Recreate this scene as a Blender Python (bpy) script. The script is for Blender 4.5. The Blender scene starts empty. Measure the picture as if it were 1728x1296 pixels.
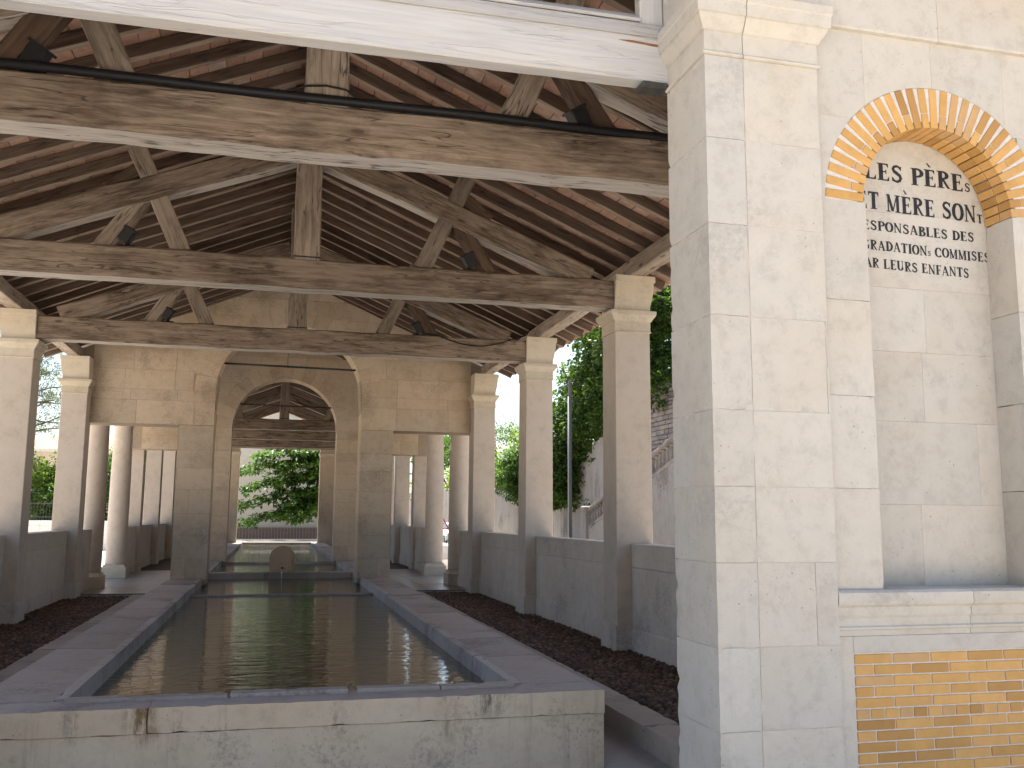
import bpy, bmesh, math, random
import numpy as np
from mathutils import Vector, Matrix, noise
random.seed(7); rng = np.random.default_rng(11)
sc = bpy.context.scene
COL = sc.collection
# ---------------------------------------------------------------- camera
CAM = Vector((-0.26, 0.0, 1.6))
F_PX = 1587.5
def basis(yaw, pitch, roll):
    y, p, r = map(math.radians, (yaw, pitch, roll))
    fw = Vector((math.sin(y) * math.cos(p), math.cos(y) * math.cos(p), math.sin(p)))
    rt = Vector((math.cos(y), -math.sin(y), 0)); up = rt.cross(fw)
    return math.cos(r) * rt + math.sin(r) * up, -math.sin(r) * rt + math.cos(r) * up, fw
RT, UP, FW = basis(14.096, 8.054, 0.398)
cd = bpy.data.cameras.new('camera'); cam = bpy.data.objects.new('camera', cd); COL.objects.link(cam)
cam.matrix_world = Matrix(((RT.x, UP.x, -FW.x, CAM.x), (RT.y, UP.y, -FW.y, CAM.y), (RT.z, UP.z, -FW.z, CAM.z), (0, 0, 0, 1)))
cd.sensor_width = 36; cd.lens = F_PX / 1728 * 36; cd.clip_end = 3000; cd.clip_start = .05
sc.camera = cam
# ---------------------------------------------------------------- world, sun, exposure
SUN_EL, SUN_AZ = math.radians(70), math.radians(7)      # azimuth from +Y towards +X
w = bpy.data.worlds.new('World'); sc.world = w; w.use_nodes = True
nt = w.node_tree; nt.nodes.clear()
sky = nt.nodes.new('ShaderNodeTexSky'); sky.sky_type = 'NISHITA'; sky.sun_disc = False
sky.sun_elevation = SUN_EL; sky.sun_rotation = SUN_AZ; sky.air_density = 1.0; sky.dust_density = 2.5; sky.ozone_density = 1.0
bg = nt.nodes.new('ShaderNodeBackground'); bg.inputs[1].default_value = 0.108
wo = nt.nodes.new('ShaderNodeOutputWorld'); nt.links.new(sky.outputs[0], bg.inputs[0]); nt.links.new(bg.outputs[0], wo.inputs[0])
sl = bpy.data.lights.new('sun', 'SUN'); sl.energy = 5.0; sl.angle = math.radians(.53); sl.color = (1, .955, .885)
so = bpy.data.objects.new('sun', sl); COL.objects.link(so)
sdir = Vector((math.sin(SUN_AZ) * math.cos(SUN_EL), math.cos(SUN_AZ) * math.cos(SUN_EL), math.sin(SUN_EL)))
so.rotation_euler = sdir.to_track_quat('Z', 'Y').to_euler(); so.location = (0, 0, 40)
vs = sc.view_settings; vs.view_transform = 'Standard'; vs.look = 'None'; vs.exposure = 1.74; vs.gamma = 1; vs.use_curve_mapping = False
sc.cycles.use_denoising = True
sc.cycles.max_bounces = 10; sc.cycles.diffuse_bounces = 6; sc.cycles.glossy_bounces = 4; sc.cycles.transmission_bounces = 6
sc.cycles.sample_clamp_indirect = 8

# ---------------------------------------------------------------- object helpers
WM = {}
def link(name, data, parent=None, mat=None, M=None, loc=None):
    o = bpy.data.objects.new(name, data); COL.objects.link(o)
    if M is None: M = Matrix.Translation(loc) if loc is not None else Matrix.Identity(4)
    o.matrix_basis = M; WM[o.name] = M
    if mat is not None and data is not None and not data.materials: data.materials.append(mat)
    if parent is not None:
        o.parent = parent; o.matrix_parent_inverse = WM[parent.name].inverted()
    return o
def tag(o, label=None, cat=None, group=None, kind=None):
    if label: o['label'] = label
    if cat: o['category'] = cat
    if group: o['group'] = group
    if kind: o['kind'] = kind
    return o
def thing(name, loc, label, cat, group=None):
    return tag(link(name, None, loc=loc), label, cat, group)
def from_bm(bm, name, smooth=False):
    me = bpy.data.meshes.new(name); bm.normal_update(); bm.to_mesh(me); bm.free()
    if smooth:
        for p in me.polygons: p.use_smooth = True
    return me
def pyd(name, v, f, smooth=False):
    me = bpy.data.meshes.new(name); me.from_pydata(v, [], f); me.update()
    if smooth:
        for p in me.polygons: p.use_smooth = True
    return me
_boxcache = {}
def box_mesh(sx, sy, sz, bev=.006):
    k = (round(sx, 3), round(sy, 3), round(sz, 3), bev)
    bm = bmesh.new(); bmesh.ops.create_cube(bm, size=1)
    for v in bm.verts: v.co = Vector((v.co.x * sx, v.co.y * sy, v.co.z * sz))
    if bev: bmesh.ops.bevel(bm, geom=bm.edges[:], offset=min(bev, .3 * min(sx, sy, sz)), segments=1, affect='EDGES')
    return from_bm(bm, 'box')
def box(name, x0, x1, y0, y1, z0, z1, mat, parent=None, bev=.006):
    sx, sy, sz = x1 - x0, y1 - y0, z1 - z0
    k = (round(sx, 3), round(sy, 3), round(sz, 3), bev, mat.name)
    if k not in _boxcache: _boxcache[k] = box_mesh(sx, sy, sz, bev)
    return link(name, _boxcache[k], parent, mat, loc=((x0 + x1) / 2, (y0 + y1) / 2, (z0 + z1) / 2))
def rough_box(name, x0, x1, y0, y1, z0, z1, mat, parent=None, cell=.05, amp=.004, chip=.012, seed=0, base=.0008):
    """box of dressed stone: rounded, chipped arrises and slightly uneven faces"""
    bm = bmesh.new(); bmesh.ops.create_cube(bm, size=1)
    S = Vector((x1 - x0, y1 - y0, z1 - z0)); C = Vector(((x0 + x1) / 2, (y0 + y1) / 2, (z0 + z1) / 2))
    for v in bm.verts: v.co = Vector((v.co.x * S.x, v.co.y * S.y, v.co.z * S.z))
    for ax in range(3):
        n = max(2, int(S[ax] / cell))
        for i in range(1, n):
            t = -S[ax] / 2 + S[ax] * i / n
            no = Vector((0, 0, 0)); no[ax] = 1; co = Vector((0, 0, 0)); co[ax] = t
            bmesh.ops.bisect_plane(bm, geom=bm.verts[:] + bm.edges[:] + bm.faces[:], plane_co=co, plane_no=no)
    for v in bm.verts:
        p = v.co; on = [a for a in range(3) if abs(abs(p[a]) - S[a] / 2) < 1e-4]
        q = (p + C) * 9 + Vector((seed * 3.1, 0, 0))
        d = noise.noise(q) * amp
        mv = Vector((0, 0, 0))
        if len(on) == 1: mv[on[0]] = math.copysign(d, p[on[0]])
        else:
            c = max(0, noise.noise(q * 1.7) * 1.7 - .25) * chip + base
            for a in on: mv[a] = -math.copysign(c, p[a])
        v.co = p + mv
    me = from_bm(bm, 'stone', True); me.set_sharp_from_angle(angle=math.radians(32)); return link(name, me, parent, mat, loc=C)
def prism_xz(poly, y0, y1):
    """polygon of (x,z) extruded along Y"""
    n = len(poly); v = [(x, y0, z) for x, z in poly] + [(x, y1, z) for x, z in poly]
    f = [tuple(range(n)), tuple(range(2 * n - 1, n - 1, -1))] + [(i, i + n, (i + 1) % n + n, (i + 1) % n) for i in range(n)]
    me = pyd('prism', v, f); bm = bmesh.new(); bm.from_mesh(me); bmesh.ops.recalc_face_normals(bm, faces=bm.faces[:]); bm.to_mesh(me); bm.free()
    return me
def square_profile(name, x0, x1, y0, y1, prof, mat, parent, sides=(1, 1, 1, 1), c=.008):
    """moulding profile run round a rectangle, arrises lightly rounded"""
    v = []; f = []
    for off, z in prof:
        a, b, d, e = [off * s for s in sides]
        xa, xb, ya, yb = x0 - a, x1 + b, y0 - d, y1 + e
        v += [(xa + c, ya, z), (xb - c, ya, z), (xb, ya + c, z), (xb, yb - c, z), (xb - c, yb, z), (xa + c, yb, z), (xa, yb - c, z), (xa, ya + c, z)]
    n = len(prof)
    for i in range(n - 1):
        for k in range(8): f.append((8 * i + k, 8 * i + (k + 1) % 8, 8 * i + 8 + (k + 1) % 8, 8 * i + 8 + k))
    f.append(tuple(range(7, -1, -1))); f.append(tuple(8 * (n - 1) + k for k in range(8)))
    return link(name, pyd(name, v, f), parent, mat)
def lathe(name, prof, mat, parent, loc, seg=24, smooth=True):
    v = []; f = []
    for r, z in prof:
        for k in range(seg): a = 2 * math.pi * k / seg; v.append((r * math.cos(a), r * math.sin(a), z))
    for i in range(len(prof) - 1):
        for k in range(seg): f.append((i * seg + k, i * seg + (k + 1) % seg, (i + 1) * seg + (k + 1) % seg, (i + 1) * seg + k))
    f.append(tuple(range(seg - 1, -1, -1))); f.append(tuple((len(prof) - 1) * seg + k for k in range(seg)))
    return link(name, pyd(name, v, f, smooth), parent, mat, loc=loc)
def tube_mesh(pts, r, seg=8):
    pts = [Vector(p) for p in pts]; v = []; f = []
    rr = r if isinstance(r, (list, tuple)) else [r] * len(pts)
    up = Vector((0, 0, 1))
    for i, p in enumerate(pts):
        t = (pts[min(i + 1, len(pts) - 1)] - pts[max(i - 1, 0)]).normalized()
        a = t.cross(up)
        if a.length < 1e-3: a = t.cross(Vector((1, 0, 0)))
        a.normalize(); b = a.cross(t)
        for k in range(seg):
            an = 2 * math.pi * k / seg; v.append(p + (a * math.cos(an) + b * math.sin(an)) * rr[i])
    for i in range(len(pts) - 1):
        for k in range(seg): f.append((i * seg + k, i * seg + (k + 1) % seg, (i + 1) * seg + (k + 1) % seg, (i + 1) * seg + k))
    f.append(tuple(range(seg - 1, -1, -1))); f.append(tuple((len(pts) - 1) * seg + k for k in range(seg)))
    return pyd('tube', [tuple(x) for x in v], f, True)
def tube(name, pts, r, mat, parent=None, seg=8): return link(name, tube_mesh(pts, r, seg), parent, mat)
def timber(name, p0, p1, wd, ht, mat, parent=None, up=(0, 0, 1), jit=.004, wane=.012):
    """hewn timber from p0 to p1; local X runs with the grain"""
    p0, p1 = Vector(p0), Vector(p1); L = (p1 - p0).length; X = (p1 - p0) / L
    Yv = Vector(up).cross(X).normalized(); Z = X.cross(Yv)
    n = max(2, int(L / .35)); v = []; f = []
    for i in range(n + 1):
        x = L * i / n; jy, jz = random.uniform(-jit, jit), random.uniform(-jit, jit)
        a, b = wd / 2 + random.uniform(-jit, jit) * .6, ht / 2 + random.uniform(-jit, jit) * .6; c = min(wane * random.uniform(.5, 1.5), a * .5, b * .5)
        for y, z in ((-a + c, -b), (a - c, -b), (a, -b + c), (a, b - c), (a - c, b), (-a + c, b), (-a, b - c), (-a, -b + c)): v.append((x, y + jy, z + jz))
    for i in range(n):
        for k in range(8): f.append((8 * i + k, 8 * i + 8 + k, 8 * i + 8 + (k + 1) % 8, 8 * i + (k + 1) % 8))
    f.append(tuple(range(8))); f.append(tuple(8 * n + k for k in range(7, -1, -1)))
    me = pyd('timber', v, [q[::-1] for q in f])
    M = Matrix(((X.x, Yv.x, Z.x, p0.x), (X.y, Yv.y, Z.y, p0.y), (X.z, Yv.z, Z.z, p0.z), (0, 0, 0, 1)))
    return link(name, me, parent, mat, M=M)

# ---------------------------------------------------------------- materials
class NT:
    def __init__(s, name):
        s.m = bpy.data.materials.new(name); s.m.use_nodes = True; s.t = s.m.node_tree; s.t.nodes.clear()
        s.out = s.n('ShaderNodeOutputMaterial')
    def n(s, ty, **kw):
        x = s.t.nodes.new(ty)
        for k, v in kw.items(): setattr(x, k, v)
        return x
    def l(s, a, b): s.t.links.new(a, b)
    def noise(s, vec, scale, detail=4, rough=.55, dist=0):
        x = s.n('ShaderNodeTexNoise'); x.inputs['Scale'].default_value = scale; x.inputs['Detail'].default_value = detail
        x.inputs['Roughness'].default_value = rough; x.inputs['Distortion'].default_value = dist; s.l(vec, x.inputs['Vector']); return x.outputs['Fac']
    def ramp(s, fac, stops):
        x = s.n('ShaderNodeValToRGB'); e = x.color_ramp.elements
        while len(e) < len(stops): e.new(.5)
        for i, (p, c) in enumerate(stops): e[i].position = p; e[i].color = (*c, 1) if len(c) == 3 else c
        s.l(fac, x.inputs[0]); return x.outputs[0]
    def mix(s, fac, a, b, mode='MIX'):
        x = s.n('ShaderNodeMix', data_type='RGBA', blend_type=mode)
        for k, v in ((0, fac), (6, a), (7, b)):
            if isinstance(v, (int, float)): x.inputs[k].default_value = v
            elif isinstance(v, tuple): x.inputs[k].default_value = (*v, 1)
            else: s.l(v, x.inputs[k])
        return x.outputs[2]
    def math(s, op, a, b=None):
        x = s.n('ShaderNodeMath', operation=op)
        for k, v in ((0, a), (1, b)):
            if v is None: continue
            if isinstance(v, (int, float)): x.inputs[k].default_value = v
            else: s.l(v, x.inputs[k])
        return x.outputs[0]
    def mapping(s, vec, scale=(1, 1, 1), loc=None):
        x = s.n('ShaderNodeMapping'); x.inputs['Scale'].default_value = scale; s.l(vec, x.inputs['Vector'])
        if loc is not None: s.l(loc, x.inputs['Location'])
        return x.outputs[0]
    def bump(s, h, strength=.3, dist=.01, normal=None):
        x = s.n('ShaderNodeBump'); x.inputs['Strength'].default_value = strength; x.inputs['Distance'].default_value = dist
        s.l(h, x.inputs['Height'])
        if normal is not None: s.l(normal, x.inputs['Normal'])
        return x.outputs[0]
    def bsdf(s, col, rough=.8, normal=None, spec=.3, **kw):
        x = s.n('ShaderNodeBsdfPrincipled')
        if isinstance(col, tuple): x.inputs['Base Color'].default_value = (*col, 1)
        else: s.l(col, x.inputs['Base Color'])
        if isinstance(rough, (int, float)): x.inputs['Roughness'].default_value = rough
        else: s.l(rough, x.inputs['Roughness'])
        x.inputs['Specular IOR Level'].default_value = spec
        for k, v in kw.items(): x.inputs[k.replace('_', ' ')].default_value = v
        if normal is not None: s.l(normal, x.inputs['Normal'])
        s.l(x.outputs[0], s.out.inputs[0]); return x
def stone_mat(name, base, warm=(.55, .40, .24), dirt=(.16, .14, .12), warm_amt=.25, dirt_amt=.35, var=.10, bump=.35, speck=.5, scale=1., drip=.0, rough=.88, dirt_lo=.53, shift=False, streaks=()):
    t = NT(name); g = t.n('ShaderNodeNewGeometry'); P = g.outputs['Position']
    oi = t.n('ShaderNodeObjectInfo').outputs['Random']
    if shift:
        sh = t.n('ShaderNodeCombineXYZ'); [t.l(t.math('MULTIPLY', oi, k_), sh.inputs[i_]) for i_, k_ in enumerate((5., 9., 3.))]
        va = t.n('ShaderNodeVectorMath', operation='ADD'); t.l(P, va.inputs[0]); t.l(sh.outputs[0], va.inputs[1]); P = va.outputs[0]
    big = t.noise(P, .9 * scale, 5, .6, .3); mid = t.noise(P, 7 * scale, 9, .74, .1); fine = t.noise(P, 60 * scale, 4, .6)
    warmf = t.ramp(big, [(.42, (0, 0, 0)), (.72, (1, 1, 1))])
    c = t.mix(t.math('MULTIPLY', warmf, warm_amt), base, warm)
    m2 = t.ramp(mid, [(.3, (.84, .83, .82)), (.5, (1, 1, 1)), (.72, (1.06, 1.05, 1.04))])
    c = t.mix(1, c, m2, 'MULTIPLY')
    df = t.ramp(t.math('ADD', t.math('MULTIPLY', t.noise(P, 1.3 * scale, 3, .5), .55), t.math('MULTIPLY', t.noise(P, 26 * scale, 6, .75), .45)), [(dirt_lo, (0, 0, 0)), (dirt_lo + .12, (1, 1, 1))])
    c = t.mix(t.math('MULTIPLY', df, dirt_amt), c, dirt)
    if drip:
        st = t.noise(t.mapping(P, (7, 7, .35)), 1.4, 5, .7, .2)
        c = t.mix(t.math('MULTIPLY', t.ramp(st, [(.56, (0, 0, 0)), (.8, (1, 1, 1))]), drip), c, dirt)
    if streaks:
        sx = t.n('ShaderNodeSeparateXYZ'); t.l(g.outputs['Position'], sx.inputs[0])
        wob = t.math('MULTIPLY', t.math('SUBTRACT', t.noise(g.outputs['Position'], 9, 5, .7), .5), .22)
        for x0, hw, z0, col, amt in streaks:
            dx = t.math('ABSOLUTE', t.math('ADD', t.math('SUBTRACT', sx.outputs[0], x0), wob))
            ex = t.math('SUBTRACT', 1, t.math('MINIMUM', t.math('DIVIDE', dx, hw), 1))
            ez = t.math('MINIMUM', t.math('MAXIMUM', t.math('DIVIDE', t.math('SUBTRACT', sx.outputs[2], z0), .12), 0), 1)
            br = t.ramp(t.noise(t.mapping(g.outputs['Position'], (30, 30, 5)), 1., 5, .7), [(.38, (0, 0, 0)), (.58, (1, 1, 1))])
            c = t.mix(t.math('MULTIPLY', t.math('MULTIPLY', t.math('MULTIPLY', ex, ez), br), amt), c, col)
    v = t.n('ShaderNodeTexVoronoi'); v.inputs['Scale'].default_value = 22 * scale; t.l(P, v.inputs['Vector'])
    pit = t.ramp(v.outputs['Distance'], [(.06, (1, 1, 1)), (.13, (0, 0, 0))])
    gate = t.ramp(t.noise(P, 3.1 * scale, 3), [(.5, (0, 0, 0)), (.62, (1, 1, 1))])
    pitf = t.math('MULTIPLY', t.math('MULTIPLY', pit, gate), speck)
    c = t.mix(pitf, c, (.12, .10, .085))
    rv = t.math('ADD', t.math('MULTIPLY', oi, 2 * var), 1 - var)
    comb = t.n('ShaderNodeCombineColor'); [t.l(rv, comb.inputs[i]) for i in range(3)]
    c = t.mix(1, c, comb.outputs[0], 'MULTIPLY')
    h = t.math('ADD', t.math('ADD', t.math('MULTIPLY', mid, .6), t.math('MULTIPLY', fine, .25)), t.math('MULTIPLY', pitf, -.5))
    t.bsdf(c, rough, t.bump(h, bump, .02)); return t.m
def wood_mat(name, light, dark, stain=(.09, .055, .035), grain=1., stain_amt=.75, knots=True, rough=.75, crack_amt=.8):
    t = NT(name); tc = t.n('ShaderNodeTexCoord').outputs['Object']; oi = t.n('ShaderNodeObjectInfo').outputs['Random']
    cx = t.n('ShaderNodeCombineXYZ'); t.l(t.math('MULTIPLY', oi, 37.), cx.inputs[0]); t.l(t.math('MULTIPLY', oi, 11.), cx.inputs[1])
    v1 = t.mapping(tc, (.8, 14, 14), cx.outputs[0]); v2 = t.mapping(tc, (1.1, 3.5, 3.5), cx.outputs[0]); v3 = t.mapping(tc, (1.2, 42, 42), cx.outputs[0])
    g1 = t.noise(v1, 1.6 * grain, 6, .6, .8); g2 = t.noise(v3, 1.3, 4, .6, .3); big = t.noise(v2, 1.5, 7, .68, .9)
    c = t.mix(t.ramp(g1, [(.28, (0, 0, 0)), (.66, (1, 1, 1))]), dark, light)
    blot = t.noise(t.mapping(tc, (1.0, 7.5, 7.5), cx.outputs[0]), 2.2, 10, .72, .35); zone = t.noise(t.mapping(tc, (.5, 1.2, 1.2), cx.outputs[0]), 1.7, 3, .5)
    bz = t.math('ADD', t.math('MULTIPLY', blot, .62), t.math('MULTIPLY', zone, .38))
    c = t.mix(t.math('MULTIPLY', t.ramp(big, [(.50, (0, 0, 0)), (.70, (1, 1, 1))]), stain_amt * .6), c, stain)
    c = t.mix(t.math('MULTIPLY', t.ramp(bz, [(.46, (0, 0, 0)), (.63, (1, 1, 1))]), stain_amt), c, stain)
    crack = t.ramp(t.noise(t.mapping(tc, (.55, 9, 9), cx.outputs[0]), 1.5, 3, .5, .4), [(.486, (0, 0, 0)), (.495, (1, 1, 1)), (.505, (1, 1, 1)), (.514, (0, 0, 0))])
    cg = t.math('MULTIPLY', crack, t.ramp(t.noise(v2, .9, 2), [(.43, (0, 0, 0)), (.50, (1, 1, 1))]))
    c = t.mix(t.math('MULTIPLY', cg, crack_amt), c, (.03, .022, .018))
    h = t.math('ADD', t.math('MULTIPLY', g2, .5), t.math('MULTIPLY', cg, -1.2))
    if knots:
        vo = t.n('ShaderNodeTexVoronoi'); vo.inputs['Scale'].default_value = 1.; t.l(t.mapping(tc, (2.2, 6.5, 6.5), cx.outputs[0]), vo.inputs['Vector'])
        k = t.ramp(vo.outputs['Distance'], [(.09, (1, 1, 1)), (.13, (.45, .45, .45)), (.24, (0, 0, 0))])
        c = t.mix(t.math('MULTIPLY', k, .8), c, (.045, .03, .02))
    rv = t.math('ADD', t.math('MULTIPLY', oi, .3), .85)
    comb = t.n('ShaderNodeCombineColor'); [t.l(rv, comb.inputs[i]) for i in range(3)]
    c = t.mix(1, c, comb.outputs[0], 'MULTIPLY')
    t.bsdf(c, rough, t.bump(h, .5, .008), spec=.25); return t.m
def plain_mat(name, col, rough=.6, nscale=8, amt=.25, spec=.3, bump=.1, **kw):
    t = NT(name); P = t.n('ShaderNodeNewGeometry').outputs['Position']; n = t.noise(P, nscale, 5, .6)
    oi = t.n('ShaderNodeObjectInfo').outputs['Random']
    f = t.ramp(n, [(.3, (1 - amt,) * 3), (.7, (1 + amt * .4,) * 3)])
    t.bsdf(t.mix(1, col, f, 'MULTIPLY'), rough, t.bump(n, bump, .01), spec, **kw); return t.m
def varied_mat(name, stops, rough=.8, nscale=14, bump=.3, amt=.3):
    """colour picked per object along a ramp"""
    t = NT(name); P = t.n('ShaderNodeNewGeometry').outputs['Position']; oi = t.n('ShaderNodeObjectInfo').outputs['Random']
    n = t.noise(P, nscale, 6, .65, .3); f = t.ramp(n, [(.25, (1 - amt,) * 3), (.65, (1.08,) * 3)])
    sp = t.ramp(t.noise(P, nscale * 7, 2), [(.24, (.6,) * 3), (.31, (1,) * 3)])
    c = t.mix(1, t.mix(1, t.ramp(oi, stops), f, 'MULTIPLY'), sp, 'MULTIPLY')
    t.bsdf(c, rough, t.bump(n, bump, .01)); return t.m
def island_mat(name, stops, rough=.8, nscale=14, bump=.3, amt=.3):
    """same, picked per loose piece of one mesh"""
    t = NT(name); g = t.n('ShaderNodeNewGeometry'); P = g.outputs['Position']
    n = t.noise(P, nscale, 6, .65, .3); f = t.ramp(n, [(.25, (1 - amt,) * 3), (.65, (1.08,) * 3)])
    c = t.mix(1, t.ramp(g.outputs['Random Per Island'], stops), f, 'MULTIPLY')
    t.bsdf(c, rough, t.bump(n, bump, .01)); return t.m
def leaf_mat(name, dark, light, trans=.35):
    t = NT(name); g = t.n('ShaderNodeNewGeometry')
    n = t.noise(g.outputs['Position'], .9, 4)
    r = t.math('ADD', t.math('MULTIPLY', g.outputs['Random Per Island'], .6), t.math('MULTIPLY', n, .5))
    c = t.ramp(r, [(.15, dark), (.85, light)])
    b = t.n('ShaderNodeBsdfPrincipled'); t.l(c, b.inputs['Base Color']); b.inputs['Roughness'].default_value = .45; b.inputs['Specular IOR Level'].default_value = .35
    tr = t.n('ShaderNodeBsdfTranslucent'); t.l(t.mix(1, c, (1.3, 1.5, .5), 'MULTIPLY'), tr.inputs[0])
    mx = t.n('ShaderNodeMixShader'); mx.inputs[0].default_value = trans; t.l(b.outputs[0], mx.inputs[1]); t.l(tr.outputs[0], mx.inputs[2]); t.l(mx.outputs[0], t.out.inputs[0])
    return t.m
M = {}
M['facade'] = stone_mat('limestone_facade', (.43, .398, .348), warm=(.40, .325, .232), warm_amt=.4, dirt=(.22, .21, .20), dirt_amt=.45, var=.05, bump=.45, speck=.6, dirt_lo=.575, shift=True)
M['pier'] = stone_mat('limestone_pier', (.42, .394, .35), warm=(.385, .315, .228), warm_amt=.35, dirt=(.23, .22, .205), dirt_amt=.45, var=.04, bump=.5, speck=.6, drip=.25, dirt_lo=.565, shift=True)
M['mortar'] = stone_mat('lime_mortar', (.52, .48, .42), var=0, bump=.4, speck=.2, dirt_amt=.4)
M['joint_stone'] = stone_mat('facade_joint', (.42, .39, .35), var=0, bump=.3, speck=.2, dirt_amt=.2)
M['wall_joint'] = stone_mat('wall_joint', (.30, .245, .185), var=0, bump=.3, speck=.2, dirt_amt=.5)
M['wall'] = stone_mat('ashlar_inside', (.50, .41, .31), warm=(.42, .295, .175), warm_amt=.6, dirt=(.17, .135, .105), dirt_amt=.5, var=.09, bump=.4, speck=.9)
M['pillar'] = stone_mat('pillar_stone', (.475, .41, .345), warm=(.44, .35, .265), warm_amt=.35, dirt=(.22, .19, .165), dirt_amt=.13, var=.03, bump=.12, speck=.2, scale=.7)
M['parapet'] = stone_mat('parapet_render', (.53, .475, .41), warm=(.36, .275, .19), warm_amt=.35, dirt=(.12, .105, .095), dirt_amt=.45, var=.05, bump=.2, speck=.3, drip=.3)
M['cap'] = stone_mat('capital_stone', (.50, .44, .35), warm=(.46, .355, .22), warm_amt=.45, dirt=(.2, .175, .15), dirt_amt=.3, var=.04, bump=.2, speck=.4)
M['basin'] = stone_mat('basin_stone', (.57, .47, .35), warm=(.47, .345, .21), warm_amt=.6, dirt=(.11, .09, .07), dirt_amt=.6, var=.06, bump=.5, speck=.7, drip=.45, streaks=((-1.05, .14, .02, (.16, .09, .035), 1.), (1.33, .12, .1, (.09, .075, .06), .9), (-1.5, .06, .06, (.16, .14, .115), .7), (.25, .05, .0, (.25, .17, .09), .6), (1.05, .08, -.05, (.18, .15, .11), .6)))
M['coping'] = stone_mat('basin_coping', (.33, .292, .265), warm=(.31, .24, .19), warm_amt=.5, dirt=(.10, .088, .08), dirt_amt=.8, var=.16, bump=.45, speck=.6, rough=.55, drip=.3, shift=True)
M['rim'] = stone_mat('worn_rim', (.35, .33, .31), warm=(.25, .18, .13), dirt=(.11, .10, .09), dirt_amt=.85, var=.15, bump=.5, rough=.5, drip=.5, dirt_lo=.50)
M['kerb'] = stone_mat('kerb_stone', (.30, .27, .24), dirt=(.11, .10, .09), dirt_amt=.6, var=.1, bump=.5, speck=.6)
M['trench'] = stone_mat('trench_floor', (.26, .25, .24), warm=(.2, .14, .1), dirt=(.09, .08, .07), dirt_amt=.6, var=0, bump=.4, rough=.6)
M['flag'] = stone_mat('flagstone', (.19, .192, .195), var=.1, dirt_amt=.25, bump=.1, speck=.2, rough=.3)
M['cobble'] = island_mat('cobble', [(0, (.04, .028, .021)), (.5, (.085, .054, .036)), (.85, (.125, .082, .054)), (1, (.19, .135, .09))], .75, 30, .4)
M['earth'] = plain_mat('cobble_bed', (.09, .07, .055), .95, 20, .4, bump=.5)
M['wood'] = wood_mat('weathered_beam', (.275, .214, .16), (.15, .109, .079), stain=(.04, .024, .015), stain_amt=.85)
M['wood_mid'] = wood_mat('weathered_strut', (.32, .262, .205), (.195, .15, .113), stain=(.065, .043, .03), stain_amt=.65)
M['wood_brown'] = wood_mat('brown_brace', (.125, .080, .052), (.062, .038, .025), stain=(.04, .026, .018), stain_amt=.6)
M['wood_under'] = wood_mat('pale_beam_underside', (.48, .44, .40), (.36, .32, .28), stain=(.17, .13, .10), stain_amt=.35)  # paler variant of the beam wood, for bottom faces only
M['rafter_under'] = wood_mat('rafter_underside', (.31, .245, .19), (.20, .15, .112), stain=(.10, .065, .048), stain_amt=.4, knots=False)
M['rafter'] = wood_mat('rafter_wood', (.15, .105, .077), (.075, .052, .038), stain=(.06, .04, .03), knots=False)
M['plate'] = wood_mat('plate_wood', (.38, .32, .26), (.22, .17, .13), stain=(.14, .10, .07), stain_amt=.5)
M['white_wood'] = wood_mat('white_painted_board', (.385, .373, .362), (.31, .30, .294), stain=(.38, .335, .27), stain_amt=.4, knots=False, crack_amt=.06)
M['tile'] = varied_mat('terracotta', [(0, (.26, .15, .11)), (.4, (.35, .205, .15)), (.75, (.41, .245, .18)), (1, (.39, .29, .235))], .85, 9, .25, .4)
M['tile_far'] = island_mat('terracotta_far', [(0, (.26, .15, .11)), (.4, (.35, .205, .15)), (.75, (.41, .245, .18)), (1, (.39, .29, .235))], .85, 9, .25, .4)
M['brick'] = varied_mat('yellow_brick', [(0, (.31, .165, .052)), (.2, (.41, .228, .07)), (.6, (.48, .275, .092)), (.85, (.45, .255, .09)), (1, (.41, .255, .12))], .75, 12, .25, .12)
M['joint'] = plain_mat('brick_joint', (.52, .485, .45), .9, 25, .15, bump=.3)
M['roof'] = plain_mat('roof_tile', (.40, .22, .14), .85, 6, .4)
M['iron'] = plain_mat('black_iron', (.018, .018, .02), .45, 30, .3, .5)
M['plastic'] = plain_mat('black_plastic', (.009, .009, .010), .5, 30, .2, .25)
M['lead'] = plain_mat('dark_corbel', (.045, .042, .04), .7, 20, .5, bump=.5)
t = NT('black_paint'); P = t.n('ShaderNodeNewGeometry').outputs['Position']
t.bsdf(t.ramp(t.noise(P, 70, 5, .7), [(.35, (.012, .012, .016)), (.62, (.02, .02, .024)), (.74, (.16, .15, .14))]), .7); M['ink'] = t.m
M['rust'] = plain_mat('rust', (.2, .09, .035), .9, 25, .4)
M['ground'] = stone_mat('pale_paving', (.67, .61, .525), var=0, dirt_amt=.15, bump=.3, speck=.3)
M['road'] = stone_mat('worn_asphalt', (.11, .108, .105), var=0, dirt=(.08, .08, .08), dirt_amt=.4, bump=.3, speck=.2)
M['render'] = stone_mat('stained_render', (.34, .315, .28), warm=(.28, .23, .17), dirt=(.07, .065, .06), dirt_amt=.7, var=.04, bump=.5, drip=.6, speck=.4, scale=.5)
M['rubble'] = stone_mat('rubble', (.24, .225, .21), dirt=(.07, .065, .06), dirt_amt=.6, var=.25, bump=.6)
M['balus'] = stone_mat('balustrade_stone', (.25, .225, .20), dirt=(.05, .048, .045), dirt_amt=.8, var=.12, bump=.5)
M['house'] = stone_mat('house_render', (.56, .50, .40), var=.05, dirt_amt=.15, bump=.15, speck=.1)
M['whitewall'] = stone_mat('white_wall', (.62, .60, .57), var=.03, dirt_amt=.3, bump=.2, speck=.2)
M['slat'] = plain_mat('brown_slat', (.20, .14, .11), .7, 9, .3)
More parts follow.
